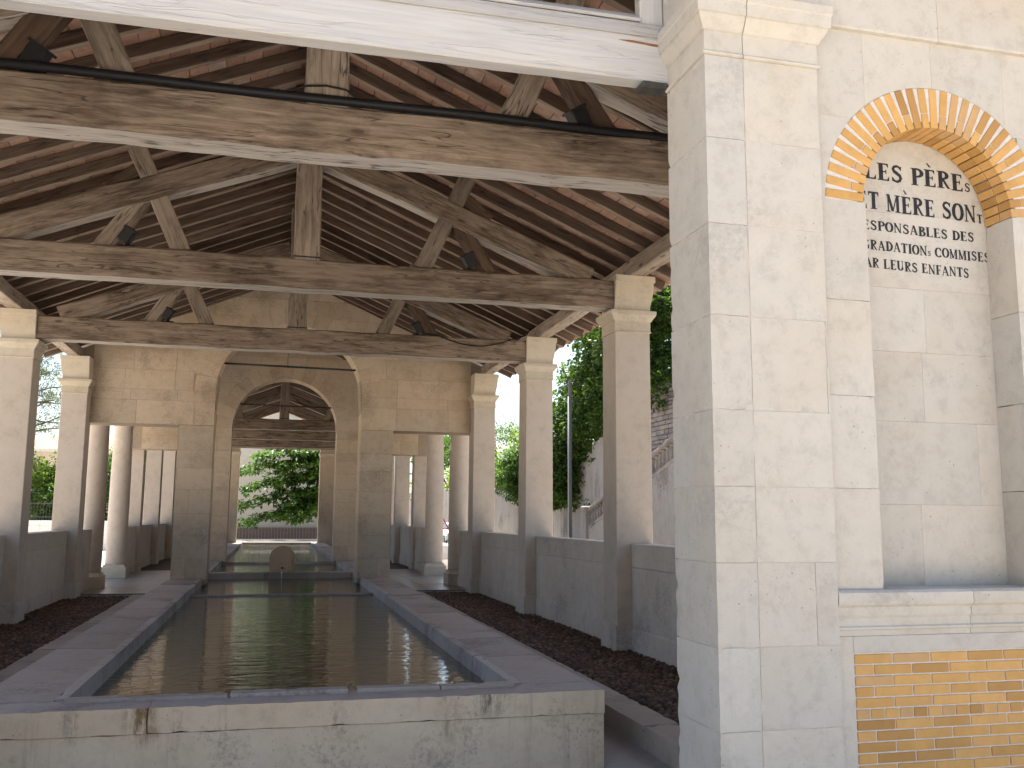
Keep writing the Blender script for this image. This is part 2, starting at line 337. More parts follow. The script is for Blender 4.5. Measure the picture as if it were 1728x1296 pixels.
M['pole'] = stone_mat('pole_concrete', (.12, .12, .118), var=0, dirt_amt=.4, drip=.4)
M['bark'] = plain_mat('bark', (.085, .065, .05), .95, 14, .5, bump=.8)
M['leaf_ivy'] = leaf_mat('ivy_leaf', (.018, .042, .012), (.095, .15, .032), .45)
M['leaf_mid'] = leaf_mat('shrub_leaf', (.025, .06, .014), (.095, .165, .032), .45)
M['leaf_lit'] = leaf_mat('light_leaf', (.06, .11, .02), (.20, .25, .05), .45)
M['leaf_far'] = leaf_mat('tree_leaf', (.010, .030, .007), (.10, .19, .032), .42)
M['needle'] = leaf_mat('needle', (.06, .075, .035), (.15, .16, .07), .3)
M['car'] = plain_mat('white_paint', (.78, .78, .78), .25, 3, .02, .5, 0, Coat_Weight=.6)
M['glass'] = plain_mat('dark_glass', (.05, .09, .10), .08, 3, .05, .6, 0)
M['tyre'] = plain_mat('tyre', (.015, .015, .015), .8, 20, .2)
M['red'] = plain_mat('sign_red', (.55, .02, .03), .4, 10, .05)
M['signwhite'] = plain_mat('sign_white', (.8, .8, .8), .4, 10, .05)
M['grey'] = plain_mat('galvanised', (.35, .36, .37), .45, 20, .15, .5)
t = NT('basin_water')
P = t.n('ShaderNodeNewGeometry').outputs['Position']
w1 = t.noise(t.mapping(P, (1.5, 4.2, 1)), 1.0, 2, .5, 1.0); w2 = t.noise(t.mapping(P, (5, 15, 1)), 1.3, 2, .5, .6)
h = t.math('ADD', t.math('MULTIPLY', w1, 1.), t.math('MULTIPLY', w2, .3))
t.bsdf(t.ramp(t.noise(P, .7, 4), [(.3, (.018, .024, .016)), (.7, (.030, .036, .024))]), .03, t.bump(h, .7, .014), .5, IOR=1.33); M['water'] = t.m
t = NT('jet_water'); t.bsdf((.75, .8, .85), .1, None, .5, Transmission_Weight=.7, IOR=1.33); M['jet'] = t.m

# ---------------------------------------------------------------- dimensions (metres, Y runs along the hall)
W0, PW = 3.926, .49                      # inner face and width of the pillars
BAY = 4.427; YP = [6.818, 11.244, 15.671, 20.098]
YA0, YA1 = 20.46, 21.16                  # wall with the first arch
YB0, YB1 = 28.3, 29.0                    # wall with the second arch
YP2 = [29.0, 33.43, 37.86, 42.29]; H2 = .25
YF, YE = 4.65, 46.7
ZCOP = .31; XCI, XCO = 1.597, 2.23; YPF = 6.99
SL = .425
def zr(x, dz=0): return 6.73 + dz - SL * abs(x)

# ---------------------------------------------------------------- ground, road
def sheet(name, x0, x1, y0, y1, z, mat, zf=None, n=1):
    v = []; f = []
    for i in range(n + 1):
        for j in range(n + 1): v.append((x0 + (x1 - x0) * i / n, y0 + (y1 - y0) * j / n, z))
    for i in range(n):
        for j in range(n): a = i * (n + 1) + j; f.append((a, a + n + 1, a + n + 2, a + 1))
    return tag(link(name, pyd(name, v, f), None, mat), kind='structure')
sheet('ground', -900, 900, -900, 900, -.30, M['ground'])
sheet('road', 6.6, 12.4, -60, 400, -.296, M['road'])
for (a, b) in ((6.35, 6.6), (12.4, 12.65)):
    k = box('road_kerb', a, b, -60, 200, -.4, -.18, M['kerb']); tag(k, kind='structure')

# ================================================================= WASH HOUSE
WH = thing('wash_house', (0, 4.65, -.3), 'long open stone wash house with timber roof, pillars and arched cross walls', 'building')
# ---- pillars
CAPPROF = [(0, 3.98), (.012, 3.985), (.012, 3.995), (.004, 4.0), (.004, 4.125), (.018, 4.135), (.03, 4.16), (.055, 4.20), (.058, 4.21), (.066, 4.212), (.066, 4.262), (.02, 4.268)]
BLKPROF = [(.002, 4.268), (.004, 4.31), (.006, 4.34), (.014, 4.38), (.026, 4.44), (.036, 4.52), (.042, 4.60), (.043, 4.645), (.06, 4.65), (.06, 4.727)]
def pillar(x0, y0, first=False):
    sh = square_profile('pillar', x0, x0 + PW, y0, y0 + PW, [(0, .28), (-.0, 1.5), (-.003, 2.6), (-.006, 3.98)], M['pillar'], WH)
    square_profile('plinth', x0, x0 + PW, y0, y0 + PW, [(.032, -.2), (.032, .27), (.026, .285), (0, .29)], M['parapet'], sh)
    square_profile('capital', x0, x0 + PW, y0, y0 + PW, CAPPROF, M['cap'], sh)
    s = (0, 1) if x0 > 0 else (1, 0)
    square_profile('bracket_block', x0, x0 + PW, y0, y0 + PW, BLKPROF, M['cap'], sh, sides=(*s, 1, 1))
for y in YP + YP2:
    for sx in (1, -1): pillar(W0 if sx > 0 else -W0 - PW, y)
# ---- parapets
def parapet(sx, y0, y1, xi=4.12, xo=4.40, zt=1.28):
    a, b = (xi, xo) if sx > 0 else (-xo, -xi)
    p = box('parapet', a, b, y0, y1, -.15, .99, M['parapet'], WH, .01)
    n = max(1, round((y1 - y0) / 2.2))
    for i in range(n):
        ya, yb = y0 + (y1 - y0) * i / n, y0 + (y1 - y0) * (i + 1) / n
        box('parapet_coping', a - .002, b + .002, ya + .0004, yb - .0004, .9903, zt, M['parapet'], p, .006)
    box('base_course', a - .02, b + .02, y0, y1, -.2, .25, M['parapet'], p, .012)
for sx in (1, -1):
    parapet(sx, 5.25, YP[0])
    for i in range(3): parapet(sx, YP[i] + PW, YP[i + 1])
    parapet(sx, YA1 - .64, 22.0, 4.0, 4.36)
    parapet(sx, 26.6, YB1 - .05, 4.0, 4.36)
    for i in range(3): parapet(sx, YP2[i] + PW, YP2[i + 1])
    parapet(sx, YP2[3] + PW, YE)
    for y in (22.42, 26.0):
        c = lathe('column', [(.245, .34), (.25, .4), (.25, 1.5), (.243, 2.6), (.225, 3.84), (.24, 3.85), (.252, 3.88), (.232, 3.89), (.232, 3.97), (.28, 4.05)], M['pillar'], WH, (sx * 4.08, y, 0), 32)
        x = sx * 4.08
        square_profile('column_base', x - .3, x + .3, y - .3, y + .3, [(0, -.05), (0, .27), (-.04, .30), (-.05, .345)], M['cap'], c)
    a, b = sorted((sx * 3.78, sx * 4.38)); box('entablature', a, b, YA1 + .002, YB0 - .002, 4.051, 5.35, M['wall'], WH)
    a, b = sorted((sx * 3.6, sx * 4.9)); box('wall_plate', a, b, YA1 + .002, YB0 - .002, 5.352, 5.42, M['plate'], WH)

# ---- arched cross walls: separate stones over a mortar core
def curve_cell(x0, x1, z0, z1, lowf, upf, n=8, extra=()):
    """part of a rectangle between two curves; returns polygon or None"""
    lo, hi = [], []
    for x in sorted([x0 + (x1 - x0) * i / n for i in range(n + 1)] + [q for q in extra if x0 < q < x1]):
        a, b = max(z0, lowf(x)), min(z1, upf(x))
        if b - a > .012: lo.append((x, a)); hi.append((x, b))
    if len(lo) < 2: return None
    return lo + hi[::-1]
def cross_wall(Y0, Y1, zs, R, xj, door, dz, ring, seed):
    rnd = random.Random(seed)
    g = .003
    up = lambda x: zr(x, dz) - .01
    # core: jambs, head and wings
    polys = []
    for s in (1, -1):
        polys.append([(s * (xj + .006), .2), (s * (door[0] - .006), .2), (s * (door[0] - .006), 3.44), (s * (xj + .006), 3.44)])
        pts = curve_cell(.0001, 4.41, 3.446, 9, lambda x: zs + math.sqrt(max(0, (R + .006) ** 2 - x * x)) if x < R + .006 else 3.446, lambda x: up(x), 60)
        polys.append([(s * x, z) for x, z in pts])
    core = None
    for p in polys:
        me = prism_xz(p, Y0 + .006, Y1)
        if core is None: core = link('cross_wall', me, WH, M['wall_joint'])
        else: link('wall_core', me, core, M['wall_joint'])
    def stone(poly, y1=None):
        o = link('stone', prism_xz(poly, Y0 - rnd.uniform(0, .008), (Y0 + .12) if y1 is None else y1), core, M['wall'])
        return o
    # voussoirs and jamb stones run through the wall
    nv = 17
    for i in range(nv):
        a0, a1 = math.pi * i / nv + .0025, math.pi * (i + 1) / nv - .0025
        R2 = R + ring + rnd.uniform(-.06, .1)
        arc = [(R * math.cos(a0 + (a1 - a0) * k / 3), zs + R * math.sin(a0 + (a1 - a0) * k / 3)) for k in range(4)]
        out = [(R2 * math.cos(a1 - (a1 - a0) * k / 2), zs + R2 * math.sin(a1 - (a1 - a0) * k / 2)) for k in range(3)]
        stone(arc + out, Y1 + .004)
    z = ZCOP - .02; i = 0
    while z < zs - .02:
        z1 = min(zs, z + rnd.uniform(.36, .50))
        if zs - z1 < .2: z1 = zs
        if z < 3.44 and z1 > 3.28: z1 = 3.444
        for s in (1, -1):
            wj = rnd.choice((.42, .68)) if z1 < 3.45 else rnd.choice((.4, .75))
            if z1 < 3.46: wj = min(wj, door[0] - xj)
            a, b = (xj, xj + wj); stone([(s * a, z + g), (s * b, z + g), (s * b, z1 - g), (s * a, z1 - g)], Y1 + .004)
            # fill to the door or the outer wall
            x = b + 2 * g; xe = door[0] if z1 < 3.46 else 3.93
            if z1 < 3.46 or z > 3.40:
                while x < xe - .03:
                    xn = min(xe, x + rnd.uniform(.55, 1.15))
                    if xe - xn < .25: xn = xe
                    stone([(s * x, z + g), (s * (xn - g), z + g), (s * (xn - g), z1 - g), (s * x, z1 - g)], Y1 + .004 if xn == door[0] else None); x = xn + g
            else:
                stone([(s * x, z + g), (s * (door[0] - g), z + g), (s * (door[0] - g), z1 - g), (s * x, z1 - g)], Y1 + .004) if door[0] - x > .03 else None
        if z < 3.44 < z1 - .02: pass
        z = z1; i += 1
    # above the springing
    low = lambda x: zs + math.sqrt(max(0, (R + ring - .05) ** 2 - x * x)) if x < R + ring - .05 else 0
    while z < 6.8 + dz:
        z1 = z + rnd.uniform(.36, .46)
        for s in (1, -1):
            x = rnd.uniform(0, .02) + .004; first = rnd.uniform(.35, .9)
            while x < 3.93:
                xn = min(3.93, x + (first if x < .05 else rnd.uniform(.6, 1.2)))
                if 3.93 - xn < .3: xn = 3.93
                p = curve_cell(x, xn - g, z + g, z1 - g, low, lambda q: up(q) - .004)
                if p: stone([(s * q[0], q[1]) for q in p])
                x = xn + g
        z = z1
    return core
DOOR = (2.22, 3.9)
ca = cross_wall(YA0, YA1, 4.16, 1.52, 1.52, DOOR, 0, .0 + .42, 3)
cb = cross_wall(YB0, YB1, 4.10, 1.50, 1.50, DOOR, H2, .45, 5)
tube('tie_rod', [(-1.38, YA0 + .2, 4.80), (1.38, YA0 + .2, 4.77)], .022, M['iron'], ca)
tube('tie_rod', [(-1.38, YB0 + .2, 4.83), (1.38, YB0 + .2, 4.80)], .022, M['iron'], cb)

# ---- timber roof
def pale_under(o, mat):  # gives the downward faces of a timber a second, paler wood
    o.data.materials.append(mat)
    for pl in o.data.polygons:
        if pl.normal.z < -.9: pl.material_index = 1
def truss(y, dz, ytie=.16, full=True):
    yc = y + ytie
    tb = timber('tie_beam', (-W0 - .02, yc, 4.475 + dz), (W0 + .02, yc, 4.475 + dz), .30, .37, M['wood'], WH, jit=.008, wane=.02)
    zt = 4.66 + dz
    pale_under(tb, M['wood_under'])
    timber('king_post', (0.012, yc - .01, zt - .01), (.012, yc - .01, zr(0, dz) - .02), .27, .31, M['wood_mid'], tb, up=(1, 0, 0), jit=.006)
    for s in (1, -1):
        pale_under(timber('principal_rafter', (s * .14, yc, 6.03 + dz), (s * 3.62, yc, 4.685 + dz), .24, .29, M['wood'], tb, jit=.008, wane=.02), M['wood_under'])
        x1 = 1.42 + .46 * (5.9 - 4.67)
        timber('strut', (s * 1.42, yc + .0, zt - .01), (s * x1, yc, 5.89 + dz), .20, .215, M['wood_mid'], tb, up=(0, 0, 1), jit=.006)
        timber('brace', (s * 2.30, yc + .01, zt - .01), (s * 1.80, yc + .01, 5.42 + dz), .18, .21, M['wood_brown'] if s > 0 or y < 8 else M['wood_mid'], tb, up=(0, 0, 1), jit=.006, wane=.045)
        timber('cleat', (s * 1.95, yc, 5.62 + dz), (s * 2.28, yc, 5.36 + dz), .16, .16, M['wood_brown'], tb)
    square_profile('iron_shoe', -.147, .171, yc - .147, yc + .127, [(.002, zt + .012), (.004, zt + .016), (.004, zt + .026), (.002, zt + .03)], M['iron'], tb)
    return tb
T1 = truss(YP[0], 0); T2 = truss(YP[1], 0); T3 = truss(YP[2], 0)
for y in YP2[1:]: truss(y, H2)
for sx in (1, -1):
    x = sx * 4.245
    ys = [5.2] + [q + PW / 2 for q in YP]
    for a, b in zip(ys[:-1], ys[1:]): timber('wall_plate', (x, a, 4.838), (x, b, 4.838), .23, .215, M['plate'], WH, jit=.005)
    timber('wall_plate', (x, YP2[0], 4.838 + H2 / 2), (x, YE, 4.838 + H2 / 2), .23, .215 + H2, M['plate'], WH)
timber('ridge_beam', (0, 5.2, 6.60), (0, YA0, 6.60), .2, .22, M['wood'], WH)
timber('ridge_beam', (0, YB1, 6.60 + H2), (0, YE, 6.60 + H2), .2, .22, M['wood'], WH)
RH, RWD = .13, .10; XE = 4.82
def rafters(ys, dz, mat=M['rafter']):
    for y in ys:
        for s in (1, -1):
            c = RH / 2 * math.sqrt(1 + SL * SL)
            yy = y + random.uniform(-.02, .02)
            pale_under(timber('rafter', (s * .06, yy, zr(.06, dz) + c), (s * XE, yy, zr(XE, dz) + c), RWD * random.uniform(.9, 1.1), RH, mat, WH, jit=.004, wane=.007), M['rafter_under'])
RY = [5.27 + .5 * i for i in range(31)]
rafters(RY, 0); RY2 = [29.1 + .5 * i for i in range(36)]; rafters(RY2, H2)
RY3 = [21.4 + .5 * i for i in range(14)]; rafters(RY3, .6)
# terracotta tiles resting on the rafters
nS = math.sqrt(1 + SL * SL); tsl = .205
def tile_xform(s, u, y, dz):
    """u along the slope from the ridge"""
    x = u / nS; up = RH + .014
    X = Vector((s / nS, 0, -SL / nS)); Yv = Vector((0, 1, 0)) * 1.0; Z = X.cross(Yv)
    if Z.z < 0: Z = -Z; Yv = -Yv
    p = Vector((s * x, y, zr(x, dz))) + Z * up
    return Matrix(((X.x, Yv.x, Z.x, p.x), (X.y, Yv.y, Z.y, p.y), (X.z, Yv.z, Z.z, p.z), (0, 0, 0, 1)))
tiles = []
for ya, yb in list(zip(RY[:-1], RY[1:])):
    for s in (1, -1):
        for k in range(int(XE * nS / tsl)):
            u = .1 + (k + .5) * tsl + (0.05 if int(ya * 2) % 2 else 0)
            tiles.append((s, u, (ya + yb) / 2, 0))
def seen(tl):
    s, u, y, dz = tl; x = s * u / nS; q = Vector((x, y, zr(x))) - CAM; z = q.dot(FW)
    px, py = 864 + F_PX * q.dot(RT) / z, 648 - F_PX * q.dot(UP) / z
    lim = 12 + .126 * px
    ok = -20 < px < 1140 and lim + 0 < py
    return (0 if ok else 1, q.length)
tiles.sort(key=seen)
ROOF = link('roof', pyd('roof', [], []), WH, M['roof'])
me_v, me_f = [], []
for y0, y1, dz in ((4.35, 20.6, 0), (20.62, 28.78, .6), (28.8, 47.4, H2)):
    for s in (1, -1):
        b = len(me_v); t0 = RH * nS + .035
        for yy in (y0, y1):
            for x, add in ((0, 0), (XE + .12, 0), (XE + .12, .07), (0, .07)): me_v.append((s * x, yy, zr(x, dz) + t0 + add))
        me_f += [tuple(b + i for i in q) for q in ((0, 1, 5, 4), (1, 2, 6, 5), (2, 3, 7, 6), (0, 3, 2, 1), (4, 5, 6, 7))]
ROOF.data = pyd('roof', me_v, me_f); ROOF.data.materials.append(M['roof'])
tm = box_mesh(tsl - .007, .485, .026, .003); tm.materials.append(M['tile'])
for tl in tiles[:300]:
    X = tile_xform(*tl) @ Matrix.Rotation(random.uniform(-.008, .008), 4, 'Y'); X.translation.z += random.uniform(0, .003)
    link('terracotta_tile', tm, ROOF, None, M=X)
rest = tiles[300:] + [(s, .1 + (k + .5) * tsl, (a + b) / 2, dz) for R_, dz in ((RY2, H2), (RY3, .6)) for a, b in zip(R_[:-1], R_[1:]) for s in (1, -1) for k in range(int(XE * nS / tsl))]
bx = [(-.5, -.5, -.5), (.5, -.5, -.5), (.5, .5, -.5), (-.5, .5, -.5), (-.5, -.5, .5), (.5, -.5, .5), (.5, .5, .5), (-.5, .5, .5)]
bf = [(0, 3, 2, 1), (4, 5, 6, 7), (0, 1, 5, 4), (1, 2, 6, 5), (2, 3, 7, 6), (3, 0, 4, 7)]
v, f = [], []
for tl in rest:
    X = tile_xform(*tl); b = len(v); X.translation.z += random.uniform(0, .003)
    v += [tuple(X @ Vector((a * (tsl - .007), c * .485, d * .026))) for a, c, d in bx]; f += [tuple(b + i for i in q) for q in bf]
tag(link('terracotta_tiles', pyd('tiles', v, f), ROOF, M['tile_far']), kind='stuff')
# eave tile ends (canal tiles) along both sides
v, f = [], []
for s in (1, -1):
    y = 4.4
    while y < 20.5:
        b = len(v)
        for j in range(6):
            a = math.pi * j / 5
            for x, rr in ((XE + .19, .085), (XE - .35, .075)):
                xx = x; v.append((s * xx, y + rr * math.cos(a), zr(xx) + RH * nS + .09 + rr * math.sin(a)))
        for j in range(5): f.append((b + 2 * j, b + 2 * j + 1, b + 2 * j + 3, b + 2 * j + 2))
        y += .2
tag(link('canal_tiles', pyd('canal', v, f), ROOF, M['roof']), kind='stuff')

# ---- front facade
FAC = box('facade_wall', 2.0345, 2.754, 4.6575, 5.15, -.3, 4.6, M['joint_stone'], WH, 0)
box('wall_core', 2.7545, 3.0, 4.7015, 5.15, .97, 4.6, M['joint_stone'], FAC, 0)
box('wall_core', 2.7545, 3.0, 4.76, 5.15, -.3, .969, M['joint_stone'], FAC, 0)
XN, RN, ZN = 3.58, .52, 3.46        # niche
ZC = [-.28, .10, .50, .926, 1.367, 1.773, 2.188, 2.713, 3.237, 3.74, 4.235]
for i, (a, b) in enumerate(zip(ZC[:-1], ZC[1:])):
    rough_box('stone', 2.03, 2.268, YF, 5.18, a + .0004, b - .0004, M['pier'], FAC, .045, .004, .014, i)
    zb2 = b
    if i in (3, 6):
        m = 2.5 + .04 * i
        rough_box('stone', 2.275, m - .0007, YF + .004, 4.80, a + .0004, b - .0004, M['facade'], FAC, .06, .003, .008, i + 20)
        rough_box('stone', m + .0007, 2.755, YF + .003, 4.80, a + .0004, b - .0004, M['facade'], FAC, .06, .003, .008, i + 40)
    else: rough_box('stone', 2.275, 2.755, YF + .004, 4.80, a + .0004, b - .0004, M['facade'], FAC, .06, .003, .008, i + 20)
# jamb stones of the niche
for i, (a, b) in enumerate([(1.2, 1.773), (1.773, 2.30), (2.30, 2.86), (2.86, ZN)]):
    rough_box('jamb_stone', 2.759, XN - RN + .012, 4.695, 4.93, a + .0004, b - .0004, M['facade'], FAC, .06, .003, .007, i)
    rough_box('jamb_stone', XN + RN + .004, 4.40, 4.695, 4.93, a + .0004, b - .0004, M['facade'], FAC, .06, .003, .007, i + 9)
# niche back
zb = [1.2, 1.69, 2.19, 2.62, 3.02, 3.5, 4.02]; jo = [3.52, 3.95, 3.58, 3.62, 4.3, 4.3]
for i, (a, b) in enumerate(zip(zb[:-1], zb[1:])):
    xs = [3.02, jo[i], 4.14] if jo[i] < 4.1 else [3.02, 4.14]
    for p, q in zip(xs[:-1], xs[1:]): box('niche_stone', p + .0003, q - .0003, 4.93, 5.15, a + .0003, b - .0003, M['facade'], FAC, .0012)
box('wall_core', 4.145, 5.1, 4.76, 5.15, -.3, 4.6, M['mortar'], FAC, 0)
box('wall_core', 3.001, 4.144, 4.76, 5.15, -.3, 1.195, M['mortar'], FAC, 0)
# spandrel stones round the brick ring, flat band and upper wall
lowr = lambda x: ZN + math.sqrt(max(0, .775 ** 2 - (x - XN) ** 2)) if abs(x - XN) < .775 else ZN
for x0, x1 in ((2.7565, 3.1), (3.1012, XN - .001), (XN + .0003, 4.1), (4.1012, 4.4)):
    for z0, z1 in ((ZN + .001, 3.98), (3.9812, 4.534)):
        p = curve_cell(x0, x1, z0, z1, lowr, lambda x: 99, 14, [XN + .775 * math.cos(math.pi * k / 60) for k in range(1, 60)])
        if p: link('spandrel_stone', prism_xz(p, 4.70, 4.93), FAC, M['facade'])
p = curve_cell(2.9, 4.3, ZN, 4.6, lambda x: ZN + math.sqrt(max(0, .55 ** 2 - (x - XN) ** 2)) if abs(x - XN) < .55 else ZN, lambda x: 99, 60)
link('arch_core', prism_xz(p, 4.712, 4.925), FAC, M['joint'])
for a, b in ((2.7565, 3.62), (3.6212, 4.4)):
    square_profile('frieze_stone', a, b, 4.70, 5.15, [(.0, 4.534), (.028, 4.536), (.034, 4.55), (.034, 5.0)], M['facade'], FAC, sides=(0, 0, 1, 0), c=.002)
CP = [(0, 4.236), (.012, 4.24), (.014, 4.252), (.004, 4.262), (.002, 4.38), (.014, 4.386), (.018, 4.40), (.034, 4.425), (.05, 4.455), (.052, 4.466), (.064, 4.47), (.068, 4.54), (.074, 4.55), (.076, 4.60), (.02, 4.61), (.02, 5.0)]
square_profile('impost', 2.03, 2.268, YF, 5.18, CP, M['pier'], FAC, sides=(1, 0, 1, 0), c=.002)
square_profile('impost', 2.273, 2.755, YF + .003, 4.9, CP, M['facade'], FAC, sides=(0, 1, 1, 0), c=.002)
# brick ring: bricks shared, laid radially
BR = thing_ring = link('brick_arch', prism_xz([(XN + .56 * math.cos(math.pi * k / 24), ZN + .56 * math.sin(math.pi * k / 24)) for k in range(25)] + [(XN + .7745 * math.cos(math.pi * (24 - k) / 24), ZN + .7745 * math.sin(math.pi * (24 - k) / 24)) for k in range(25)], 4.701, 4.92), FAC, M['joint'])
def brick_mesh(l, h, d): m = box_mesh(l, d, h, .003); m.materials.append(M['brick']); return m
bl = {'full': brick_mesh(.252, .052, .10), 'long': brick_mesh(.158, .052, .10), 'short': brick_mesh(.088, .050, .10), 'back': brick_mesh(.10, .050, .125)}
NB = 29
for i in range(NB):
    a = math.pi * (i + .5) / NB; ca_, sa_ = math.cos(a), math.sin(a)
    def rad(r, y, kind):
        X = Matrix(((ca_, 0, -sa_, XN + r * ca_), (0, 1, 0, y), (sa_, 0, ca_, ZN + r * sa_), (0, 0, 0, 1)))
        link('brick', bl[kind], BR, None, M=X)
    if i % 2 == 0: rad(RN + .126, 4.745, 'full')
    else: rad(RN + .044, 4.745, 'short'); rad(RN + .094 + .079, 4.745, 'long')
    rad(RN + .05, 4.862, 'back')
# brick panel under the sill
BP = box('brick_panel', 2.86, 4.30, 4.708, 4.757, -.25, .872, M['joint'], FAC, 0)
pb, hb = .243, .0585
bp = {'s': brick_mesh(pb - .008, hb - .008, .04), 'h': brick_mesh(pb / 2 - .008, hb - .008, .04), 'q': brick_mesh(.0905 - .007, hb - .008, .04)}
z = .868 - hb / 2; r = 0
while z > -.2:
    x = 2.868
    if r == 5:
        while x < 4.2: link('brick', bp['q'], BP, None, loc=(x + .045, 4.722 + random.uniform(-.001, .001), z)); x += .0905
    else:
        if r % 2 == 1: link('brick', bp['h'], BP, None, loc=(x + pb / 4, 4.722, z)); x += pb / 2
        while x < 4.15: link('brick', bp['s'], BP, None, loc=(x + pb / 2, 4.722 + random.uniform(-.0015, .0015), z)); x += pb
    z -= hb; r += 1
# frame round the panel and sill mouldings
box('panel_frame', 2.759, 2.862, 4.695, 4.757, -.28, .965, M['facade'], FAC, .004)
box('panel_frame', 4.298, 4.40, 4.695, 4.757, -.28, .965, M['facade'], FAC, .004)
box('panel_frame', 2.8625, 4.2975, 4.695, 4.757, .873, .965, M['facade'], FAC, .004)
v = [(.045, .966), (.045, .995), (.06, 1.0), (.06, 1.012), (.05, 1.02), (.05, 1.06), (.062, 1.075), (.066, 1.12), (.085, 1.135), (.09, 1.15), (.09, 1.20), (.07, 1.214)]
square_profile('sill', 2.757, 3.62, 4.74, 4.928, v, M['facade'], FAC, sides=(0, 0, 1, 0), c=.002)
square_profile('sill', 3.622, 4.40, 4.74, 4.928, v, M['facade'], FAC, sides=(0, 0, 1, 0), c=.002)
# right pilaster, left wing, upper facade
box('pilaster', 4.404, 5.12, YF, 5.15, -.3, 4.6, M['facade'], FAC, .01)
for i, (a, b) in enumerate(zip(ZC[:-1], ZC[1:])): box('stone', -2.75, -2.03, YF, 5.18, a + .0004, b - .0004, M['pier'], FAC, .002)
box('wing_wall', -5.12, -2.754, 4.70, 5.15, -.3, 4.23, M['facade'], FAC, .01)
square_profile('impost', -2.75, -2.03, YF, 5.18, CP, M['pier'], FAC, sides=(1, 1, 1, 0))
box('upper_wall', 2.05, 5.12, 4.75, 5.10, 5.002, 5.6, M['facade'], FAC, 0)
box('upper_wall', 4.404, 5.12, 4.68, 5.10, 4.602, 5.0, M['facade'], FAC, 0)
box('upper_wall', -5.12, -2.05, 4.75, 5.10, 4.602, 5.6, M['facade'], FAC, 0)
link('pediment', prism_xz([(-2.05, 6.02), (2.05, 6.02), (2.05, zr(2.05) + .1), (0, zr(0) + .1), (-2.05, zr(2.05) + .1)], 4.75, 5.1), FAC, M['facade'])
for s in (1, -1): link('pediment', prism_xz([(s * 2.052, 5.602), (s * 3.0, 5.602), (s * 2.052, zr(2.05) + .1)], 4.75, 5.1), FAC, M['facade'])
# painted front beam, corbels, posts and louvre slats
FB = timber('front_beam', (-2.028, 5.215, 4.475), (2.028, 5.215, 4.475), .12, .37, M['white_wood'], WH, jit=.002, wane=.008)
box('beam_moulding', -2.027, 2.027, 5.135, 5.154, 4.575, 4.66, M['white_wood'], FB, .006)
for s in (1, -1):
    a, b = sorted((s * 1.85, s * 2.029)); box('corbel', a, b, 5.14, 5.27, 4.248, 4.288, M['lead'], FB, .012)
    timber('gable_post', (s * 1.93, 5.22, 4.66), (s * 1.93, 5.22, 6.02), .10, .16, M['white_wood'], FB, up=(1, 0, 0))
for k in range(9):
    z = 4.735 + k * .15
    timber('louvre_slat', (-1.85, 5.22, z), (1.85, 5.22, z + .0), .15, .022, M['white_wood'], FB, up=(0, -.62, .78), jit=.002, wane=.003)
v = bm = None
# rust stain patch at the end of the beam where a nail bleeds: thin flake of paint loss
link('paint_loss', prism_xz([(1.70, 4.538), (1.78, 4.546), (1.9, 4.54), (2.02, 4.536), (2.02, 4.52), (1.93, 4.522), (1.85, 4.528), (1.76, 4.532)], 5.1535, 5.158), FB, M['rust'])
